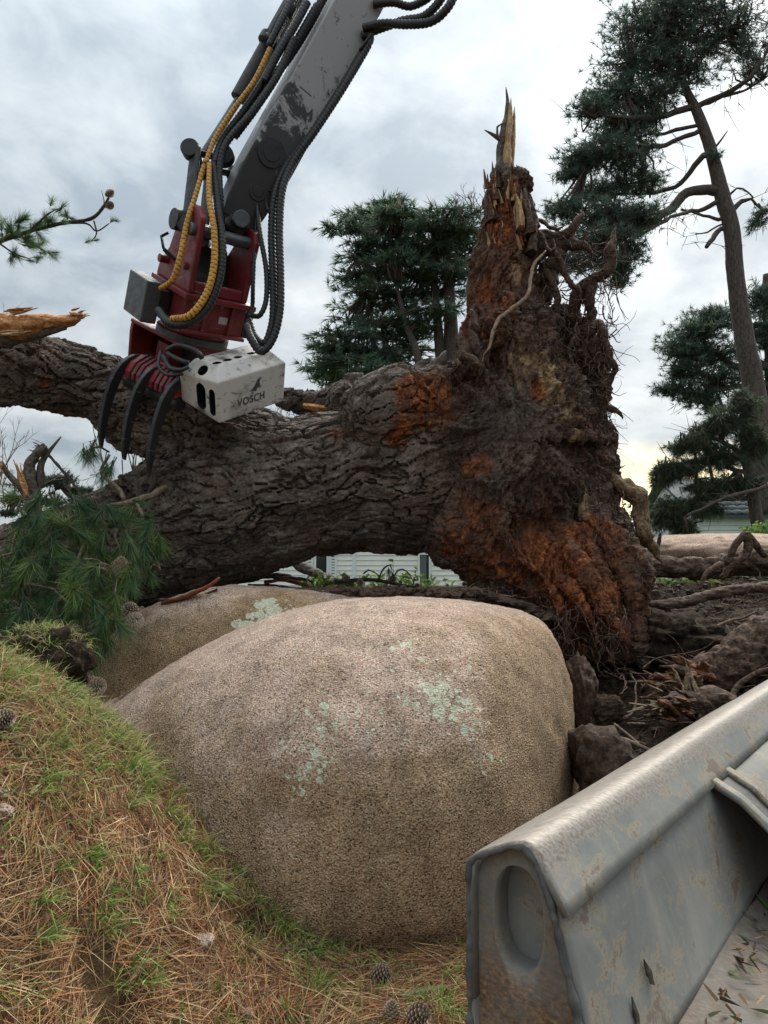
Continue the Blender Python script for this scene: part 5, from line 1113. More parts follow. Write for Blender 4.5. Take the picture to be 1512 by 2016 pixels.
# far hedge line closing the view below the horizon
def hedge(name, label, x0, x1, y, h, n_, seed, cols):
    random.seed(seed); t = thing(name, label, 'hedge', ((x0+x1)/2, y, .45)); mb = MB()
    c = np.stack([rng.uniform(x0, x1, n_), y+rng.uniform(-1.2, 1.2, n_), .45+h*rng.random(n_)**.8], 1); c[:, 2] *= (1+.25*np.sin(c[:, 0]*.7+seed)+.15*np.sin(c[:, 0]*2.1))
    tufts(mb, c, unit(rng.normal(size=c.shape)+np.array([0, 0, .5])), 8, .35, .09, cols, .8); build(mb, 'foliage', M_fol, t, col=True, smooth=False)
    tk = MB(); xs__ = np.arange(x0, x1, 1.2); sticks(tk, np.stack([xs__, xs__*0+y, xs__*0+.3], 1), np.stack([xs__+.1, xs__*0+y, xs__*0+.4+h*.7], 1), .05, .02); build(tk, 'stems', M_pinebark, t)
hedge('hedge', 'dark hedge line far behind the mobile homes at right', 2, 40, 48, 3.6, 3500, 3, [(.03, .045, .03), (.045, .06, .04), (.02, .032, .024)])
hedge('hedge', 'dark hedge line far behind the pine branches at left', -40, -2, 52, 3.4, 3500, 4, [(.035, .05, .035), (.05, .062, .045), (.025, .036, .028)])

# ------------------------------------------------------------------ near pine boughs, cones
NEED = [(.060, .135, .050), (.080, .165, .060), (.045, .105, .050), (.11, .19, .06), (.060, .125, .070)]
def tuft_mesh(seed, n=95, L_=.19, droop=.35, spread=.36):
    r_ = np.random.default_rng(seed); global rng; old = rng; rng = r_
    mb = MB(); t_ = r_.random(n); B = np.stack([.004*r_.normal(size=n), .004*r_.normal(size=n), .10*(t_**1.5)-.02], 1)
    D_ = unit(np.stack([spread*r_.normal(size=n), spread*r_.normal(size=n), np.ones(n)*.9], 1)); C = pal(NEED, n, .2)*np.array([(1, 1, 1), (1.25, 1.15, .9), (.75, .8, .9), (1.1, 1.1, 1), (.85, .9, 1), (1.6, 1.25, .8), (.6, .65, .75)])[seed % 7]
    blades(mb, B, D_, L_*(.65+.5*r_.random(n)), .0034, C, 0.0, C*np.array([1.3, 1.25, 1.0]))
    yl = r_.integers(0, n, 4); mb.C[0][np.concatenate([yl*5+q for q in range(5)]), :3] = (.25, .22, .06)
    st_ = MB(); addtube(mb, np.array([[0, 0, -.06], [0, 0, .04]]), np.array([.004, .004]), 5, C=np.array([.10, .075, .045])); rng = old
    return mb.mesh('needle_tuft', False, True)
TUFTS = [tuft_mesh(100+k, L_=.16+.02*(k % 3), spread=.30+.09*(k % 4)) for k in range(7)]
for t_ in TUFTS: t_.materials.append(M_grass)
def put_tuft(parent, p, ax, sc=1.0):
    o = link('needle_tuft', random.choice(TUFTS), None, parent)
    q = Vector(ax).to_track_quat('Z', 'Y') @ Matrix.Rotation(random.uniform(0, 6.28), 3, 'Z').to_quaternion()
    o.matrix_basis = Matrix.LocRotScale(Vector(p), q, Vector((sc, sc, sc))); return o
def cone_mesh(seed, open_=.5, L_=.125, R_=.042):
    r_ = np.random.default_rng(seed); mb = MB(); n = 110
    prof_ = lambda t: R_*(np.sin(np.pi*np.clip(t*.86+.12, 0, 1))**.75)
    addtube(mb, np.array([[0, 0, z] for z in np.linspace(0, L_, 9)]), np.array([prof_(z/L_)*.72+.002 for z in np.linspace(0, L_, 9)]), 10, C=np.array([.035, .022, .014]))
    for k in range(n):
        t_ = (k+.5)/n; a = k*2.39996; rr = prof_(t_); z = t_*L_; rad = np.array([math.cos(a), math.sin(a), 0]); tan = np.array([-math.sin(a), math.cos(a), 0]); up = np.array([0, 0, 1.0])
        s = .0125*(.55+.6*math.sin(math.pi*t_)); o_ = rad*(1-.25*open_)+up*.3
        c = rad*rr*.80+up*z; tip = c+unit(rad*(.35+.5*open_)+up*(.9-.6*open_))*s*1.7
        V_ = np.array([c-tan*s*.5, c+tan*s*.5, tip+tan*s*.75, tip-tan*s*.75, tip+rad*s*.45+up*s*.05, tip+unit(rad+up)*s*.2-up*s*.7])
        col = np.array([.38, .29, .22])*(.75+.5*r_.random()); cc = np.array([col*.35, col*.35, col*.9, col*.9, col*1.5, col*.7])
        mb.add(V_, [[0, 1, 2, 3], [3, 2, 4], [2, 5, 4], [3, 4, 5], [0, 3, 5], [1, 5, 2]], cc)
    return mb.mesh('pine_cone', False, True)
M_cone = NT('cone_scales'); a = M_cone.attr(); M_conem = M_cone.fin(a.outputs['Color'], .75)
CONES = [cone_mesh(1, .6), cone_mesh(2, .9, .11, .048), cone_mesh(3, .2, .13, .036)]
for c in CONES: c.materials.append(M_conem)
def put_cone(p, ax, sc, k, label=None, parent=None):
    o = link('pine_cone', CONES[k], None, parent); o.matrix_basis = Matrix.LocRotScale(Vector(p), Vector(ax).to_track_quat('Z', 'Y'), Vector((sc,)*3))
    if label: tag(o, label, 'pine cone', 'pine cones lying about')
    return o
bough = thing('pine_branch', 'fallen pine branch with long green drooping needles at left', 'branch', tuple(P(150, 1200, 5.4)))
random.seed(77)
stems = [
 [(330, 960, 6.4, 7), (270, 985, 6.0, 6), (200, 1000, 5.7, 5), (120, 1030, 5.5, 4), (60, 1080, 5.4, 3)],
 [(270, 985, 6.0, 4), (285, 1030, 5.8, 3), (290, 1070, 5.7, 3), (315, 1125, 5.6, 2.5)],
 [(200, 1000, 5.7, 4), (170, 1060, 5.4, 3), (150, 1120, 5.2, 3), (170, 1200, 5.0, 3), (190, 1260, 4.85, 2)],
 [(150, 1120, 5.2, 3), (200, 1120, 5.1, 3), (235, 1140, 5.0, 2)], [(250, 990, 5.9, 3), (230, 1060, 5.6, 3), (240, 1110, 5.4, 2)],
 [(0, 1155, 5.3, 3), (60, 1150, 5.2, 3), (110, 1165, 5.1, 2.5), (140, 1190, 5.0, 2)], [(-30, 1210, 5.2, 4), (40, 1200, 5.1, 3), (100, 1230, 5.0, 2)],
 [(120, 1030, 5.5, 3), (90, 1090, 5.3, 2), (70, 1140, 5.2, 2)], [(170, 1200, 5.0, 3), (220, 1220, 4.95, 2), (240, 1250, 4.9, 2)], [(60, 1080, 5.4, 2), (20, 1090, 5.4, 2), (-20, 1100, 5.4, 2)], [(170, 1250, 4.8, 2), (165, 1290, 4.7, 2), (180, 1330, 4.65, 2)]]
SKb = []
for l in stems:
    p, r_ = path(l); p, r_ = resample(p, r_, .03); p = p+.02*np.stack([fbm(p*6, 2, 3+q) for q in range(3)], 1); SKb.append(p)
    mb = MB(); addtube(mb, p, r_, 7, rough=.2, rs=20); build(mb, 'stem', M_twig, bough)
SKb = np.vstack(SKb)
area = [(60, 985, 5.6, 30, 30, 5), (110, 1010, 5.5, 35, 30, 8), (170, 1020, 5.5, 40, 30, 10), (230, 1010, 5.6, 40, 25, 9), (285, 1040, 5.6, 25, 25, 6), (300, 1075, 5.6, 20, 25, 5), (60, 1050, 5.4, 35, 35, 8), (130, 1070, 5.35, 45, 40, 14), (200, 1065, 5.4, 45, 35, 14), (255, 1080, 5.4, 35, 30, 9), (15, 1100, 5.3, 25, 30, 6), (85, 1120, 5.2, 40, 30, 11), (160, 1130, 5.1, 45, 30, 13), (225, 1140, 5.0, 40, 25, 11), (280, 1120, 5.4, 20, 30, 5), (20, 1170, 5.2, 30, 30, 9), (80, 1180, 5.1, 35, 30, 10), (150, 1190, 5.0, 40, 30, 12), (210, 1195, 4.95, 35, 25, 10), (20, 1225, 5.1, 30, 20, 7), (90, 1225, 5.0, 40, 20, 8), (160, 1240, 4.85, 35, 20, 8), (215, 1240, 4.9, 25, 18, 6), (170, 1285, 4.75, 22, 15, 4), (195, 1265, 4.85, 15, 10, 3), (120, 1240, 4.95, 25, 12, 4)]
for (px, py, d_, rx, ry, n_) in area:
    for _ in range(n_):
        p = P(px+random.uniform(-rx, rx), py-8+random.uniform(-ry, ry), d_+random.uniform(-.25, .35))
        ax = np.array([random.gauss(0, .48), random.gauss(-.25, .35), -.75+random.gauss(0, .45)]); put_tuft(bough, p, ax, random.uniform(.6, 1.15))
        if random.random() < .6:
            j_ = np.linalg.norm(SKb-p, axis=1).argmin(); s_ = SKb[j_]
            if np.linalg.norm(s_-p) < .5:
                mb = MB(); addtube(mb, np.array([s_, (s_+p)/2+np.array([0, 0, .04]), p]), np.array([.005, .0045, .004]), 5, step=.03); build(mb, 'twig', M_twig, bough)
for px, py, d_, ax, sc, k_ in [(237, 1140, 4.95, (.05, -.1, 1), 1.05, 2), (268, 1212, 4.9, (-.3, -.6, .5), .9, 0), (258, 1225, 4.88, (.5, -.6, .2), .9, 1), (182, 1352, 4.5, (.7, -.6, .1), .85, 1), (196, 1350, 4.52, (-.5, -.7, .3), .8, 0), (170, 1400, 4.3, (.3, -.8, .3), .7, 2)]:
    put_cone(P(px, py, d_), ax, sc, k_, None, bough)
# hanging tip of a pine bough at upper left
hb_ = thing('pine_branch', 'pine twig with two cones reaching in against the sky at upper left', 'branch', tuple(P(0, 480, 7.5)))
for l in [[(-120, 500, 7.6, 6), (-20, 480, 7.5, 5), (60, 455, 7.5, 4), (120, 440, 7.5, 4), (180, 430, 7.5, 3.5), (205, 405, 7.5, 3), (216, 385, 7.5, 2)], [(120, 440, 7.5, 2), (170, 440, 7.5, 2), (190, 455, 7.5, 1.5), (215, 440, 7.5, 1)], [(185, 435, 7.5, 2), (190, 460, 7.5, 1.5), (180, 475, 7.5, 1)], [(60, 455, 7.5, 3), (90, 425, 7.5, 2), (110, 412, 7.5, 1)], [(40, 465, 7.5, 2), (80, 490, 7.5, 2), (100, 500, 7.5, 1)], [(195, 415, 7.5, 1.5), (205, 400, 7.5, 1), (200, 375, 7.5, .6)], [(0, 480, 7.5, 2), (30, 500, 7.5, 2), (60, 510, 7.5, 1)]]:
    p, r_ = path(l); p, r_ = resample(p, r_, .03); mb = MB(); addtube(mb, p, r_, 6, rough=.25, rs=20); build(mb, 'stem', M_darktwig, hb_)
random.seed(5)
for px, py, n_, s_ in [(10, 460, 7, 1), (40, 440, 6, .9), (70, 450, 6, .9), (95, 440, 5, .8), (120, 432, 4, .75), (50, 475, 6, .9), (85, 490, 5, .8), (20, 500, 4, .8), (65, 508, 3, .7), (180, 475, 2, .55), (215, 438, 2, .5), (205, 405, 1, .45), (110, 412, 3, .7)]:
    for _ in range(n_):
        p = P(px+random.uniform(-14, 14), py+random.uniform(-9, 9), 7.5+random.uniform(-.15, .15)); put_tuft(hb_, p, (random.gauss(.3, .5), random.gauss(0, .4), random.gauss(.1, .5)), s_*.85)
put_cone(P(208, 385, 7.45), (.8, -.2, .3), .75, 0, None, hb_); put_cone(P(212, 402, 7.45), (.6, -.3, -.4), .65, 1, None, hb_)

# ------------------------------------------------------------------ logs and broken limbs
def log(name, label, cat, lst, mat, rough=.22, n=18, step=.02, end=None, flat=1.0):
    n = n if n < 12 else int(n*1.7)
    p, r_ = path(lst); p, r_ = resample(p, r_, step); base = p[0]; t = thing(name, label, cat, tuple(base)); sd_ = random.randrange(900)
    p = p+np.stack([fbm(p*4, 2, sd_+q) for q in range(3)], 1)*.25*r_.mean()
    mb = MB(); V_, (F_, caps) = tube(p, r_, n, rough=rough, rs=7, seed=sd_, flat=flat)
    # long furrows
    e_, _c = voro(np.stack([V_[:, 0]*4, V_[:, 1]*16, V_[:, 2]*16], 1), 9)[:2]; ctr = np.vstack([np.repeat(p, n, 0), p[0], p[-1]]); rr_ = V_-ctr
    V_ = V_-rr_*(.26*(1-sstep(0, .3, _c-e_)))[:, None]
    mb.add(V_, F_); mb.F.append(caps); build(mb, 'bark', mat, t)
    return t
def fan(parent, c, ax, n_, L_, r0, mat, spread=.25, name='splinter'):
    ax = unit(np.array(ax, float))
    for _ in range(n_):
        b = c+rng.normal(size=3)*np.array([.05, .03, .04])*min(1, spread*2.5); v = unit(ax+rng.normal(size=3)*spread*.6); l_ = L_*random.uniform(.35, .9)
        mb = MB(); addtube(mb, np.array([b-v*l_*.9, b-v*l_*.2, b+v*l_*.25+rng.normal(size=3)*.005, b+v*l_]), np.array([r0*.8, r0*1.2, r0*.9, .003])*random.uniform(.6, 1.4), 6, step=l_/6, flat=.6, rough=.7, rs=28, seed=random.randrange(99)); build(mb, name, mat, parent, smooth=False)
M_heart = simple_wood('torn_heart_wood', ((.36, (.03, .013, .008)), (.48, (.12, .05, .026)), (.58, (.25, .115, .06)), (.7, (.40, .22, .12))), (5, 14, 14), 6, .9); M_straw = simple_wood('weathered_splinter', ((.36, (.06, .04, .025)), (.5, (.19, .14, .09)), (.64, (.36, .28, .19))), (6, 12, 12), 6, .8)
t = log('split_log', 'split log of raw orange wood above the limb at left edge', 'log', [(-220, 655, 6.3, 42), (-60, 645, 6.25, 40), (40, 640, 6.2, 34), (100, 632, 6.2, 25), (140, 628, 6.2, 17), (156, 626, 6.2, 8)], M_orangewood, .35, 16, .03, flat=.7)
p, r_ = path([(-220, 682, 6.32, 24), (-20, 668, 6.28, 20), (50, 660, 6.25, 14), (130, 645, 6.22, 5)]); mb = MB(); addtube(mb, p, r_, 12, step=.04, rough=.3, rs=8); build(mb, 'bark_strip', M_limb, t)
fan(t, P(150, 625, 6.2), (1, 0, .1), 16, .09, .010, M_orangewood, .25); fan(t, P(40, 612, 6.1), (1, -.1, .15), 7, .16, .012, M_orangewood, .12); fan(t, P(20, 655, 6.05), (1, -.1, 0), 6, .2, .010, M_palewood, .12)
t = log('broken_branch', 'broken upright branch with pale torn wood at left, behind needles', 'branch', [(75, 1060, 6.3, 17), (68, 1000, 6.3, 17), (60, 950, 6.3, 15), (58, 915, 6.3, 13), (75, 890, 6.3, 11), (88, 880, 6.3, 8)], M_limb, .2, 12)
p, r_ = path([(70, 1000, 6.25, 8), (45, 965, 6.2, 7), (18, 935, 6.15, 6), (0, 910, 6.1, 6)]); mb = MB(); addtube(mb, p, r_, 9, step=.03, rough=.2, rs=12); build(mb, 'side_branch', M_limb, t)
p, r_ = path([(80, 960, 6.35, 8), (80, 920, 6.35, 7), (92, 895, 6.35, 5), (120, 860, 6.35, 1.5)]); mb = MB(); addtube(mb, p, r_, 9, step=.03, rough=.2, rs=12); build(mb, 'side_branch', M_limb, t)
fan(t, P(42, 945, 6.2), (-.35, 0, 1), 6, .2, .02, M_orangewood, .08); fan(t, P(70, 882, 6.3), (-.8, 0, .3), 6, .08, .008, M_limb, .3); fan(t, P(2, 912, 6.1), (-.4, 0, 1), 4, .1, .012, M_orangewood, .1)
log('dead_branch', 'thin dead stick arching down through the bare shrub at left', 'branch', [(95, 895, 6.3, 3), (130, 935, 6.25, 3), (160, 975, 6.2, 2.5), (180, 1010, 6.1, 2)], M_darktwig, .2, 7)
log('dead_branch', 'long reddish stick slanting through needles below the claws', 'branch', [(215, 895, 6.2, 3), (200, 930, 6.2, 4), (232, 960, 6.15, 5), (245, 985, 6.1, 5)], M_twig, .2, 7)
log('dead_branch', 'forked dark stick hanging beneath the claws by the limb', 'branch', [(300, 920, 6.5, 6), (305, 945, 6.45, 6), (285, 985, 6.4, 5), (265, 1010, 6.35, 3)], M_darktwig, .2, 8)
bare('hanging_twigs', 'thin twigs with dry needles hanging below the left claw', [(230, 900, 200, 30), (210, 890, 190, 30), (240, 905, 170, 35)], 6.3, 44, 4, 1.4, M_darktwig)
random.seed(8)
sp_ = thing('pine_sprig', 'small hanging sprig of dry needles under the leftmost claw', 'branch', tuple(P(180, 880, 6.2)))
for px, py in [(180, 895), (165, 900), (172, 905), (205, 945), (222, 925), (185, 885), (210, 930)]: put_tuft(sp_, P(px, py-15, 6.2), (random.gauss(0, .2), random.gauss(0, .2), -1), .85)
mb = MB(); p, r_ = path([(215, 890, 6.3, 2), (195, 880, 6.22, 2), (175, 885, 6.2, 1.5)]); addtube(mb, p, r_, 5, step=.03); build(mb, 'stem', M_darktwig, sp_)
# right side
log('fallen_log', 'long dark log lying level behind the pit at right', 'log', [(1235, 1125, 7.6, 20), (1320, 1118, 7.7, 22), (1400, 1117, 7.8, 22), (1480, 1105, 7.8, 22), (1640, 1095, 7.9, 20)], M_root, .25, 18)
log('fallen_log', 'slender reddish log lying across the soil below the dark log', 'log', [(1268, 1188, 6.6, 8), (1310, 1190, 6.6, 11), (1370, 1180, 6.7, 12), (1430, 1165, 6.8, 12), (1512, 1155, 6.9, 11), (1650, 1145, 7.0, 11)], M_root, .2, 14)
t = log('fallen_log', 'thick broken log with a shattered orange end at right', 'log', [(1680, 1225, 5.4, 60), (1530, 1255, 5.35, 55), (1450, 1295, 5.3, 50), (1390, 1330, 5.25, 40), (1340, 1345, 5.2, 30)], M_root, .10, 22)
fan(t, P(1335, 1335, 5.15), (-1, -.2, .15), 26, .20, .034, M_heart, .5); fan(t, P(1318, 1352, 5.1), (-.8, -.4, .1), 12, .16, .014, M_straw, .6); fan(t, P(1360, 1315, 5.1), (-1, -.1, .5), 14, .16, .034, M_heart, .45); fan(t, P(1345, 1320, 5.12), (-1, -.1, .5), 10, .16, .03, M_root, .5)
t = log('wood_chunk', 'torn chunk of root wood with orange heart beside the bucket', 'wood chunk', [(1440, 1392, 4.75, 24), (1385, 1382, 4.7, 30), (1330, 1385, 4.65, 22), (1295, 1395, 4.6, 10)], M_root, .4, 14)
fan(t, P(1300, 1392, 4.6), (-1, -.2, .1), 16, .14, .013, M_straw, .5); fan(t, P(1335, 1390, 4.55), (-.6, -.5, .2), 12, .12, .026, M_heart, .5); fan(t, P(1365, 1355, 4.7), (-.3, 0, 1), 9, .15, .016, M_straw, .4); fan(t, P(1330, 1380, 4.58), (-1, -.3, .3), 12, .15, .025, M_root, .5)
t = log('bent_root', 'looped bare root standing over the dark log at right', 'root', [(1420, 1140, 7.4, 6), (1440, 1110, 7.4, 8), (1462, 1100, 7.4, 9), (1475, 1075, 7.4, 9), (1468, 1048, 7.4, 9)], M_root, .15, 10)
for l in [[(1468, 1050, 7.4, 8), (1450, 1070, 7.4, 7), (1440, 1090, 7.4, 6), (1430, 1112, 7.4, 5)], [(1470, 1052, 7.42, 8), (1490, 1075, 7.45, 7), (1506, 1095, 7.5, 6)], [(1420, 1110, 7.3, 7), (1390, 1130, 7.25, 5), (1378, 1160, 7.2, 3)]]:
    p, r_ = path(l); mb = MB(); addtube(mb, p, r_, 9, step=.03, rough=.2, rs=12); build(mb, 'side_root', M_root, t)
log('dead_branch', 'short snapped stick standing by the hooked root', 'branch', [(1290, 1090, 7.2, 4), (1297, 1065, 7.2, 5), (1300, 1048, 7.2, 3)], M_root, .2, 8)
M_gran3 = granite('pale_granite', 1, .5, .7, 6.0)
def rock(name, label, c, R_, mat, seed, cat='boulder', amp=.18, sub=5, fr=2.2):
    bm = bmesh.new(); bmesh.ops.create_icosphere(bm, subdivisions=sub, radius=1); V_ = np.array([v.co[:] for v in bm.verts]); F_ = np.array([[v.index for v in f.verts] for f in bm.faces]); bm.free()
    V_ = V_*(1+amp*fbm(V_*fr*.6+seed, 4, seed)+amp*.25*fbm(V_*fr*3+seed, 4, seed+1))[:, None]; V_ = np.sign(V_)*np.abs(V_)**.85
    mb = MB(); mb.add(V_*np.array(R_)+np.array(c), F_); o = build(mb, name, mat); tag(o, label, cat); return o
c = P(1440, 1092, 9.5); rock('granite_boulder', 'long pale boulder in front of the right mobile home', c, (1.05, .8, .26), M_gran3, 5)
c = P(1560, 1098, 10.2); rock('granite_boulder', 'pale boulder at right edge with ivy on top', c, (1.0, .8, .26), M_gran3, 8)
c = P(1138, 1390, 5.25); rock('granite_boulder', 'narrow shaded stone wedged behind the right flank of the big boulder', c, (.09, .3, .34), simple_wood('dark_red_stone', ((.36, (.016, .010, .007)), (.5, (.055, .033, .022)), (.62, (.10, .064, .044))), (4, 4, 4), 8, 1.0), 12, 'boulder', .55)
c = P(1190, 1510, 4.2); rock('buried_stone', 'reddish angular stone with a moss streak beside the bucket', c, (.17, .2, .20), simple_wood('red_stone', ((.36, (.012, .008, .005)), (.5, (.045, .027, .017)), (.62, (.085, .053, .034))), (4, 4, 4), 8, 1.0), 15, 'stone', .55)
c = P(1190, 1398, 5.0); rock('soil_clod', 'crumbly fibrous soil clod at the bottom of the pit', c, (.10, .1, .10), soil_mat('fibrous_soil', 1.6), 18, 'clod', .5, 5, 4)
c = P(1330, 1260, 6.3); rock('soil_clod', 'big dark earth mound under the slender log at right', c, (.35, .5, .22), M_soil, 19, 'clod', .5, 5, 4)
for l, lab in [([(1150, 1442, 4.5, 3), (1200, 1446, 4.4, 4), (1250, 1465, 4.3, 5), (1285, 1480, 4.25, 4)], 'grey stick lying over the reddish stone by the bucket'), ([(1210, 1425, 4.6, 2.5), (1240, 1450, 4.45, 4), (1262, 1470, 4.35, 4)], 'pale forked stick crossing the grey stick in the pit'), ([(1090, 1450, 4.7, 3), (1135, 1440, 4.6, 3), (1180, 1442, 4.5, 2)], 'thin stick between boulder and pit')]:
    log('dead_branch', lab, 'stick', l, M_twig, .2, 7)

rt = MB(); random.seed(91)
for _ in range(150):
    px = random.uniform(1215, 1512); py = random.uniform(1160, 1460)
    if py > 1420-(px-1215)*.05 or (px < 1290 and py < 1290): continue
    d_ = np.interp(py, [1150, 1220, 1300, 1400, 1460], [8.0, 6.5, 5.6, 4.9, 4.5])+random.uniform(-.15, .15); p = P(px, py, d_); p[2] = max(p[2], float(terrain([p[0]], [p[1]])[0]))
    an = random.uniform(-.6, 1.1); v = np.array([math.cos(an), math.sin(an), random.gauss(0, .12)]); pts = [p]; ln = random.uniform(.15, .9); kk = 7
    for q in range(kk):
        v = unit(v+rng.normal(size=3)*np.array([.28, .28, .2])); e0 = pts[-1]+v*ln/kk; e0[2] = max(e0[2], float(terrain([e0[0]], [e0[1]])[0])); pts.append(e0)
    r0 = random.choice((.004, .006, .008, .012, .02)); addtube(rt, np.array(pts), np.linspace(r0, r0*.4, kk+1), 7, step=.03, rough=.4, rs=20, seed=random.randrange(99))
kind(build(rt, 'root_debris', M_root), 'stuff')
# ------------------------------------------------------------------ on and behind the boulders
t = log('bark_slab', 'reddish slab of torn bark lying on the mossy boulder', 'bark', [(320, 1188, 5.75, 8), (360, 1175, 5.7, 11), (410, 1155, 5.7, 10), (432, 1140, 5.75, 8)], M_redbark, .35, 10, flat=.45)
log('bark_slab', 'dark slab of bark under the reddish slab', 'bark', [(315, 1180, 5.85, 7), (360, 1182, 5.8, 9), (400, 1172, 5.78, 8), (428, 1160, 5.78, 6)], M_bark, .35, 10, flat=.5)
log('dead_branch', 'grey broken limb slanting under the trunk towards the mobile home', 'branch', [(555, 1098, 8.6, 9), (600, 1118, 8.3, 11), (640, 1138, 8.0, 12), (680, 1156, 7.8, 10)], M_limb, .2, 12)
for l, lab, mt in [([(480, 1140, 7.4, 10), (530, 1132, 7.4, 11), (570, 1136, 7.3, 9)], 'grey weathered slab of bark stacked under the trunk', M_limb), ([(520, 1146, 7.2, 7), (560, 1142, 7.2, 8), (600, 1152, 7.1, 6), (615, 1158, 7.1, 4)], 'red bark strip under the trunk on the mossy boulder', M_redbark), ([(540, 1138, 7.25, 6), (590, 1140, 7.2, 7), (615, 1146, 7.2, 5)], 'black bark strip under the trunk on the mossy boulder', M_darktwig), ([(490, 1152, 7.1, 5), (540, 1154, 7.0, 7), (590, 1160, 6.95, 5)], 'brown bark strip lying lowest under the trunk', M_root)]:
    log('bark_strip', lab, 'bark', l, mt, .4, 9, flat=.6)
cb = thing('pine_branch', 'bare pine branch with dark cones lying on the boulder crest', 'branch', tuple(P(760, 1150, 6.9)))
for l in [[(640, 1150, 7.0, 3), (690, 1143, 7.0, 4), (740, 1142, 7.0, 4), (790, 1152, 6.95, 3.5), (835, 1160, 6.9, 2.5)], [(715, 1130, 7.0, 1.5), (725, 1122, 7.0, 1.5), (742, 1130, 7.0, 1.2), (748, 1142, 7.0, 1)], [(745, 1140, 7.0, 1.8), (755, 1120, 7.0, 1.8), (768, 1112, 7.0, 1.5), (772, 1122, 7.0, 1)], [(772, 1140, 7.0, 1.5), (785, 1122, 7.0, 1.5), (800, 1124, 7.0, 1.2), (815, 1146, 7.0, 1)]]:
    p, r_ = path(l); mb = MB(); addtube(mb, p, r_, 7, step=.03, rough=.25, rs=18); build(mb, 'stem', M_darktwig, cb)
for px, py, ax, sc in [(681, 1146, (0, 0, 1), .62), (705, 1150, (.5, -.5, .4), .55), (770, 1148, (.2, -.2, .9), .62), (762, 1160, (-.6, -.5, .2), .55), (815, 1157, (.7, -.4, .3), .55), (793, 1158, (.1, -.7, .1), .45)]: put_cone(P(px, py, 6.95), ax, sc, 1, None, cb)
for px, py in [(765, 1120), (772, 1128), (758, 1150), (690, 1150), (735, 1150), (790, 1150)]: put_tuft(cb, P(px, py, 6.95), (random.gauss(0, .3), -.2, -1), .42)
# leafy weeds, too many to count
wd_ = MB(); random.seed(6)
def weed(px, py, d_, h, n_, yel=0):
    b = P(px, py, d_); tip = b+np.array([random.gauss(0, .05), random.gauss(0, .05), h]); sticks(wd_, [b], [tip], .004, .002, np.array([.06, .09, .03]))
    t_ = rng.random(n_)[:, None]; c = b*(1-t_)+tip*t_+rng.normal(size=(n_, 3))*.03*np.array([1, 1, .4])
    blades(wd_, c, unit(rng.normal(size=(n_, 3))+np.array([0, 0, .4])), .05+.04*rng.random(n_), .028, pal([(.10, .20, .04), (.16, .27, .06), (.07, .14, .03), (.22, .30, .07)], n_, .2), .1)
for _ in range(42): weed(random.uniform(690, 880), 1170+random.uniform(-6, 6), random.uniform(7.4, 9.5), random.uniform(.06, .20)*(1.7 if random.random() < .15 else 1), 13)
for _ in range(24): weed(random.uniform(600, 700), 1162, random.uniform(7.0, 8.0), random.uniform(.05, .14), 10)
for _ in range(45): weed(random.uniform(1470, 1540), 1060+random.uniform(-8, 8), random.uniform(9.6, 10.2), random.uniform(.05, .18), 14)
for _ in range(40): weed(random.uniform(1270, 1420), 1152+random.uniform(-8, 8), random.uniform(8.2, 9.4), random.uniform(.03, .09), 10)
kind(build(wd_, 'weeds', M_grass, col=True, smooth=False), 'stuff')
# sod clod at left with grass on top
c = P(85, 1300, 4.05); sodc = c; sod = rock('sod_clod', 'dark torn sod with grass on top under the pine branch', c, (.24, .2, .17), soil_mat('sod_soil', 1.1), 27, 'clod', .45, 5, 4)

# ------------------------------------------------------------------ litter and grass on the bank
def in_boulder(x, y): return (((x+.35)/1.55)**2+((y-4.72)/1.48)**2) < .74
def scatter(n_, x0, x1, y0, y1):
    x = rng.uniform(x0, x1, n_); y = rng.uniform(y0, y1, n_); ok = ~in_boulder(x, y)
    bx = (x-KO[0])*KN[0]+(y-KO[1])*KN[1]; bs = (x-KO[0])*KA[0]+(y-KO[1])*KA[1]; ok &= ~((bx > -.03) & (bs > -.05))
    for hx_, hy_, hr_ in HOLES: ok &= ((x-hx_)**2+(y-hy_)**2 > (hr_*(.7+.4*rng.random(len(x))))**2)
    ok &= (np.abs(x) < (y*.56+.95)); return x[ok], y[ok]
def normals(x, y):
    e_ = .03; z = terrain(x, y); zx = (terrain(x+e_, y)-z)/e_; zy = (terrain(x, y+e_)-z)/e_
    return z, unit(np.stack([-zx, -zy, np.ones_like(zx)], 1))
ln_ = MB()
for n_, x0, x1, y0, y1 in ((62000, -3.4, .9, 1.5, 4.1), (24000, -1.4, .6, 2.1, 3.3)):
    x, y = scatter(n_, x0, x1, y0, y1); dens = .5+.5*fbm(np.stack([x*2.2, y*2.2, 0*x], 1), 3, 4); keep = rng.random(len(x)) < .45+.6*dens; x, y = x[keep], y[keep]
    z, N_ = normals(x, y); fl_ = fbm(np.stack([x*2.6, y*2.6, 0*x+9], 1), 2, 44)*5; tg_ = rng.normal(size=(len(x), 3))*.75+np.stack([np.cos(fl_), np.sin(fl_), 0*fl_], 1); tg_ = unit(tg_-N_*np.sum(tg_*N_, 1, keepdims=True)); D_ = unit(tg_+N_*np.abs(rng.normal(size=(len(x), 1)))*.16)
    B_ = np.stack([x, y, z+.003+.022*rng.random(len(x))], 1)
    patch = fbm(np.stack([x*1.4, y*1.4, 0*x+5], 1), 3, 14)
    C = pal([(.48, .30, .16), (.42, .19, .085), (.60, .44, .25), (.34, .15, .07), (.50, .35, .18), (.46, .24, .105), (.20, .12, .07), (.12, .075, .05)], len(x), .2); C = C*(1+.25*patch[:, None])
    blades(ln_, B_, D_, .08+.13*rng.random(len(x)), .0028, C, .12*rng.random(len(x)))
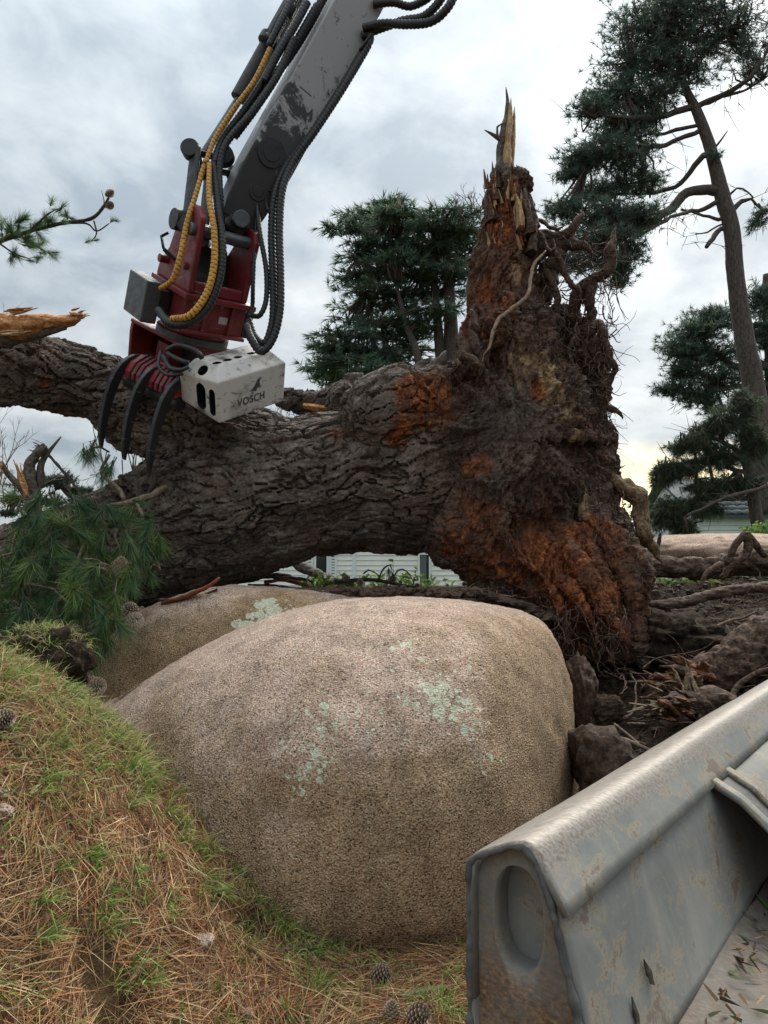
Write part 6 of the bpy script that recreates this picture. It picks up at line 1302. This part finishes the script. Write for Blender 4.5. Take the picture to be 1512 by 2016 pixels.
kind(build(ln_, 'pine_needle_litter', M_litter, col=True, smooth=False), 'stuff')
gs = MB()
GC = [(.19, .27, .06), (.26, .34, .09), (.13, .20, .05), (.34, .38, .13), (.42, .38, .18), (.50, .42, .23), (.46, .38, .20)]
def grass_at(x, y, nb, h, sp=.03):
    z, N_ = normals(x, y); n_ = len(x); idx = np.repeat(np.arange(n_), nb)
    B_ = np.stack([x, y, z], 1)[idx]+rng.normal(size=(n_*nb, 3))*np.array([sp, sp, .003])
    D_ = unit(N_[idx]*.5+np.array([0, 0, .5])+rng.normal(size=(n_*nb, 3))*np.array([.55, .55, .2])); hh = np.repeat(np.broadcast_to(h, (n_,)), nb)
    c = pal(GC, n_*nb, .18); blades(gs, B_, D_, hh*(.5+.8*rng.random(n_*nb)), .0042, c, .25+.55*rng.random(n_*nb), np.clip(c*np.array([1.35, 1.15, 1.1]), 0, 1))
x, y = scatter(7000, -3.3, .7, 1.6, 4.0); gm = fbm(np.stack([x*2.3, y*2.3, 0*x+3], 1), 3, 24); k_ = (gm > .17)|(rng.random(len(x)) < .04); grass_at(x[k_], y[k_], 9, .105)
x, y = scatter(1100, -2.7, -1.0, 3.15, 3.9); grass_at(x, y, 7, .125)      # greener crest of the bank
# distinct tufts
tx, ty = scatter(300, -2.6, .5, 2.0, 3.9); th = rng.uniform(math.pi*1.0, math.pi*1.52, 60); tx = np.concatenate([tx, -.35+1.6*np.cos(th)+.10*rng.normal(size=60)]); ty = np.concatenate([ty, 4.72+1.53*np.sin(th)+.10*rng.normal(size=60)])
for q in range(len(tx)):
    nb = int(rng.integers(14, 42)); z_, N_ = normals(tx[q:q+1], ty[q:q+1]); hh = rng.uniform(.08, .17)
    B_ = np.stack([np.full(nb, tx[q]), np.full(nb, ty[q]), np.full(nb, z_[0])], 1)+rng.normal(size=(nb, 3))*np.array([.014, .014, .002]); D_ = unit(N_*.6+np.array([0, 0, .5])+rng.normal(size=(nb, 3))*np.array([.6, .6, .15]))
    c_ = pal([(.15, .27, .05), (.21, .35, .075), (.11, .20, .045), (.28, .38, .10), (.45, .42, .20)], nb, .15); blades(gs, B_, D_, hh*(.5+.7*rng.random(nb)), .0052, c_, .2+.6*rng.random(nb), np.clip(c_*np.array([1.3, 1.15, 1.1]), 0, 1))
# fringe where the bank meets the boulder
th = rng.uniform(math.pi*.98, math.pi*1.55, 700); fx = -.35+1.55*np.cos(th)+.07*rng.normal(size=700); fy = 4.72+1.48*np.sin(th)+.07*rng.normal(size=700); fk = fbm(np.stack([fx*3, fy*3, 0*fx], 1), 2, 33) > -.05; grass_at(fx[fk], fy[fk], 9, .14)
cl0 = sodc; tp_ = rng.normal(size=(240, 3)); tp_[:, 2] = np.abs(tp_[:, 2])+.4; tp_ = cl0+unit(tp_)*np.array([.24, .2, .17])
blades(gs, np.repeat(tp_, 4, 0), unit(rng.normal(size=(960, 3))*.6+np.array([0, -.2, .7])), .06+.08*rng.random(960), .004, pal(GC, 960, .2), .5)
kind(build(gs, 'grass', M_grass, col=True, smooth=False), 'stuff')
# crevice litter between the two boulders
cv = MB(); 
for a_, b_ in [((225, 1385, 4.6), (330, 1325, 5.0)), ((330, 1325, 5.0), (450, 1262, 5.35))]:
    A0, B0 = P(*a_), P(*b_); t_ = rng.random(500)[:, None]; c = A0*(1-t_)+B0*t_+rng.normal(size=(500, 3))*.015; v = unit(B0-A0)
    blades(cv, c, unit(v+.25*rng.normal(size=(500, 3))), .06+.1*rng.random(500), .003, pal([(.16, .10, .05), (.24, .16, .08), (.10, .065, .035)], 500), .05)
kind(build(cv, 'crevice_litter', M_litter, col=True, smooth=False), 'stuff')
# soil crumbs, sticks and threads over the torn ground at right
cr = MB(); n_ = 9000; x = rng.uniform(.9, 4.2, n_); y = rng.uniform(3.9, 9.2, n_); z = terrain(x, y)
tg_ = unit(rng.normal(size=(n_, 3))*np.array([1, 1, .35])); blades(cr, np.stack([x, y, z+.01+.03*rng.random(n_)], 1), tg_, .05+.14*rng.random(n_), .004, pal([(.05, .032, .022), (.09, .06, .04), (.16, .11, .07), (.03, .02, .015), (.24, .18, .11)], n_), .1)
bmi = bmesh.new(); bmesh.ops.create_icosphere(bmi, subdivisions=1, radius=1); iv = np.array([v.co[:] for v in bmi.verts]); jf = np.array([[v.index for v in f.verts] for f in bmi.faces]); bmi.free()
for _ in range(1400):
    xx, yy = random.uniform(.9, 4.0), random.uniform(4.0, 8.8); zz = float(terrain([xx], [yy])[0]); s_ = random.uniform(.008, .05)*random.random()**.5+.006
    cr.add(iv*s_*rng.uniform(.6, 1.3, size=(len(iv), 1))+np.array([xx, yy, zz+s_*.4]), jf, np.array([.045, .03, .022])*random.uniform(.5, 1.8))
qx = rng.uniform(580, 1090, 1500); qv = np.array([P(a_, 1160+max(0, a_-930)**1.35*.055+rng.uniform(-8, 3), rng.uniform(5.9, 6.9)) for a_ in qx]); qz = terrain(qv[:, 0], qv[:, 1]); qv[:, 2] = np.maximum(qv[:, 2]-.02, qz+.01)
blades(cr, qv, unit(rng.normal(size=(1500, 3))*np.array([1, 1, .4])), .04+.12*rng.random(1500), .004, pal([(.07, .045, .03), (.13, .085, .05), (.22, .15, .09), (.04, .028, .02), (.30, .20, .11)], 1500), .2)
for _ in range(1300):   # soil line along the crest behind the boulder
    p = P(random.uniform(600, 1090), 0, 1); px = random.uniform(590, 1100); d_ = random.uniform(5.9, 6.5); q = P(px, 1168+max(0, px-930)**1.35*.055+random.uniform(-6, 4), d_); s_ = random.uniform(.01, .045)
    cr.add(iv*s_*rng.uniform(.6, 1.4, size=(len(iv), 1))*np.array([1.4, 1, .7])+q, jf, np.array([.06, .038, .027])*random.uniform(.5, 1.8))
kind(build(cr, 'soil_crumbs', M_litter, col=True, smooth=False), 'stuff')

# ------------------------------------------------------------------ small things on the ground
def tz(px, py, d_):
    p = P(px, py, d_); p[2] = float(terrain([p[0]], [p[1]])[0]); return p
for px, py, d_, ax, sc, k_, lab in [(-14, 1452, 2.8, (1, -.2, .15), .8, 0, 'brown cone lying on the bank at the left edge'), (733, 1934, 3.1, (.8, -.4, .25), .9, 1, 'open brown cone on needles in front of the boulder'), (768, 2020, 2.78, (.1, .3, 1), .85, 2, 'pale slender upright cone at the bottom edge'), (806, 2014, 2.8, (.7, -.6, .3), .95, 1, 'dark open cone at the bottom edge beside the pale cone')]:
    p = tz(px, py, d_); put_cone(p+np.array([0, 0, .024 if abs(ax[2]) < .5 else -.01]), ax, sc*.8, k_, lab)
def gstick(lst, label, mat=M_twig, name='twig', n=8, lift=.012, flat=1.0, rough=.25):
    pts = []; rr_ = []
    for px, py, d_, r_ in lst:
        p = tz(px, py, d_); p[2] += lift+r_*d_/FPX*.5; pts.append(p); rr_.append(r_*d_/FPX)
    mb = MB(); p, r_ = resample(np.array(pts), np.array(rr_), .02); addtube(mb, p, r_, n, rough=rough, rs=25, flat=flat); o = build(mb, name, mat); return tag(o, label, 'twig')
gstick([(-10, 1395, 2.85, 7), (15, 1415, 2.83, 8), (40, 1452, 2.8, 6)], 'short thick twig beside the cone at left edge')
gstick([(905, 1925, 3.0, 6), (860, 1955, 2.98, 8), (820, 1965, 2.96, 9), (790, 1972, 2.95, 7)], 'mossy stick touching the bucket at bottom', simple_wood('mossy_twig', ((.34, (.05, .05, .025)), (.5, (.13, .13, .07)), (.7, (.22, .21, .13))), (6, 6, 6), 8))
gstick([(530, 1915, 3.05, 3.5), (575, 1880, 3.15, 3.5), (635, 1825, 3.25, 3)], 'straight thin stick leaning at the boulder foot', lift=.03)
gstick([(840, 1935, 3.05, 3), (870, 1890, 3.12, 3), (915, 1865, 3.2, 3.5)], 'forked pale stick near bucket and boulder foot')
gstick([(640, 1920, 3.05, 6), (660, 1905, 3.05, 8), (690, 1888, 3.08, 6)], 'curled reddish strip of bark before the boulder', M_redbark, 'bark_curl', 8, .02, .35)
gstick([(385, 1845, 2.95, 3), (410, 1832, 3.0, 3.5), (430, 1835, 3.02, 3)], 'small curved twig on the bank near the hole')
gstick([(290, 1640, 3.0, 2), (298, 1600, 3.05, 2.5), (302, 1585, 3.08, 1.5)], 'pale straight twig on needles in mid bank')
gstick([(0, 1740, 2.4, 3), (30, 1755, 2.45, 3.5), (50, 1775, 2.48, 3)], 'dark twig on the bank at left edge')
gstick([(80, 1800, 2.5, 3), (88, 1830, 2.48, 4), (120, 1838, 2.5, 3)], 'bent dark twig on lower left bank')
for px, py, d_, s_, lab, sd_ in [(0, 1610, 2.55, .035, 'grey stone half buried at left edge of the bank', 3), (0, 1570, 2.6, .022, 'smaller grey stone above its neighbour at left edge', 5), (400, 1905, 2.9, .035, 'mossy stone in the grass near the hole', 9), (485, 1995, 2.78, .02, 'small pale pebble at the bottom edge', 11)]:
    p = tz(px, py, d_); rock('stone', lab, p+np.array([0, 0, s_*.4]), (s_*1.2, s_, s_*.8), M_gran3, sd_, 'stone', .25, 4)
# leaves and debris lying in the bucket
random.seed(12)
def leafbit(s_, n_, z_, sz, label, ang):
    c = Kf(np.array([[s_, n_, z_]]))[0]; e1_ = KA*math.cos(ang)+(KN*.25+np.array([0, 0, -.97]))*math.sin(ang); e2_ = np.cross(e1_, KN)
    pl_ = [(-1, 0), (-.5, .22), (0, .34), (.35, .25), (.6, .42), (1, .05), (.6, -.12), (.3, -.38), (-.3, -.25), (-.6, -.12)]
    V_ = np.array([c+e1_*a*sz+e2_*b*sz+KN*(.004+.003*abs(a)) for a, b in pl_]+[c+e1_*a*sz+e2_*b*sz+KN*(.001+.003*abs(a)) for a, b in pl_]); n__ = len(pl_)
    mb = MB(); mb.add(V_, [list(range(n__)), list(range(n__, 2*n__))[::-1]]+[[k, (k+1) % n__, n__+(k+1) % n__, n__+k] for k in range(n__)]); tag(build(mb, 'bark_flake', M_darktwig, None, smooth=False), label, 'bark flake')
leafbit(.36, .292, .60, .036, 'upper dark bark flake stuck on the inner bucket wall', 1.2)
leafbit(.24, .300, .56, .036, 'lower dark bark flake stuck on the inner bucket wall', 1.5)
db = MB()
lb = Kf(np.stack([np.clip(rng.normal(1.05, .3, 110), .3, 2.5), .37+np.abs(rng.normal(0, .09, 110)), np.full(110, .445)], 1)); blades(db, lb, unit(rng.normal(size=(110, 3))*np.array([1, 1, .25])), .03+.06*rng.random(110), .010, pal([(.16, .10, .06), (.28, .20, .12), (.10, .07, .045), (.08, .11, .04)], 110), .05)
kind(build(db, 'bucket_debris', M_litter, col=True, smooth=False), 'stuff')
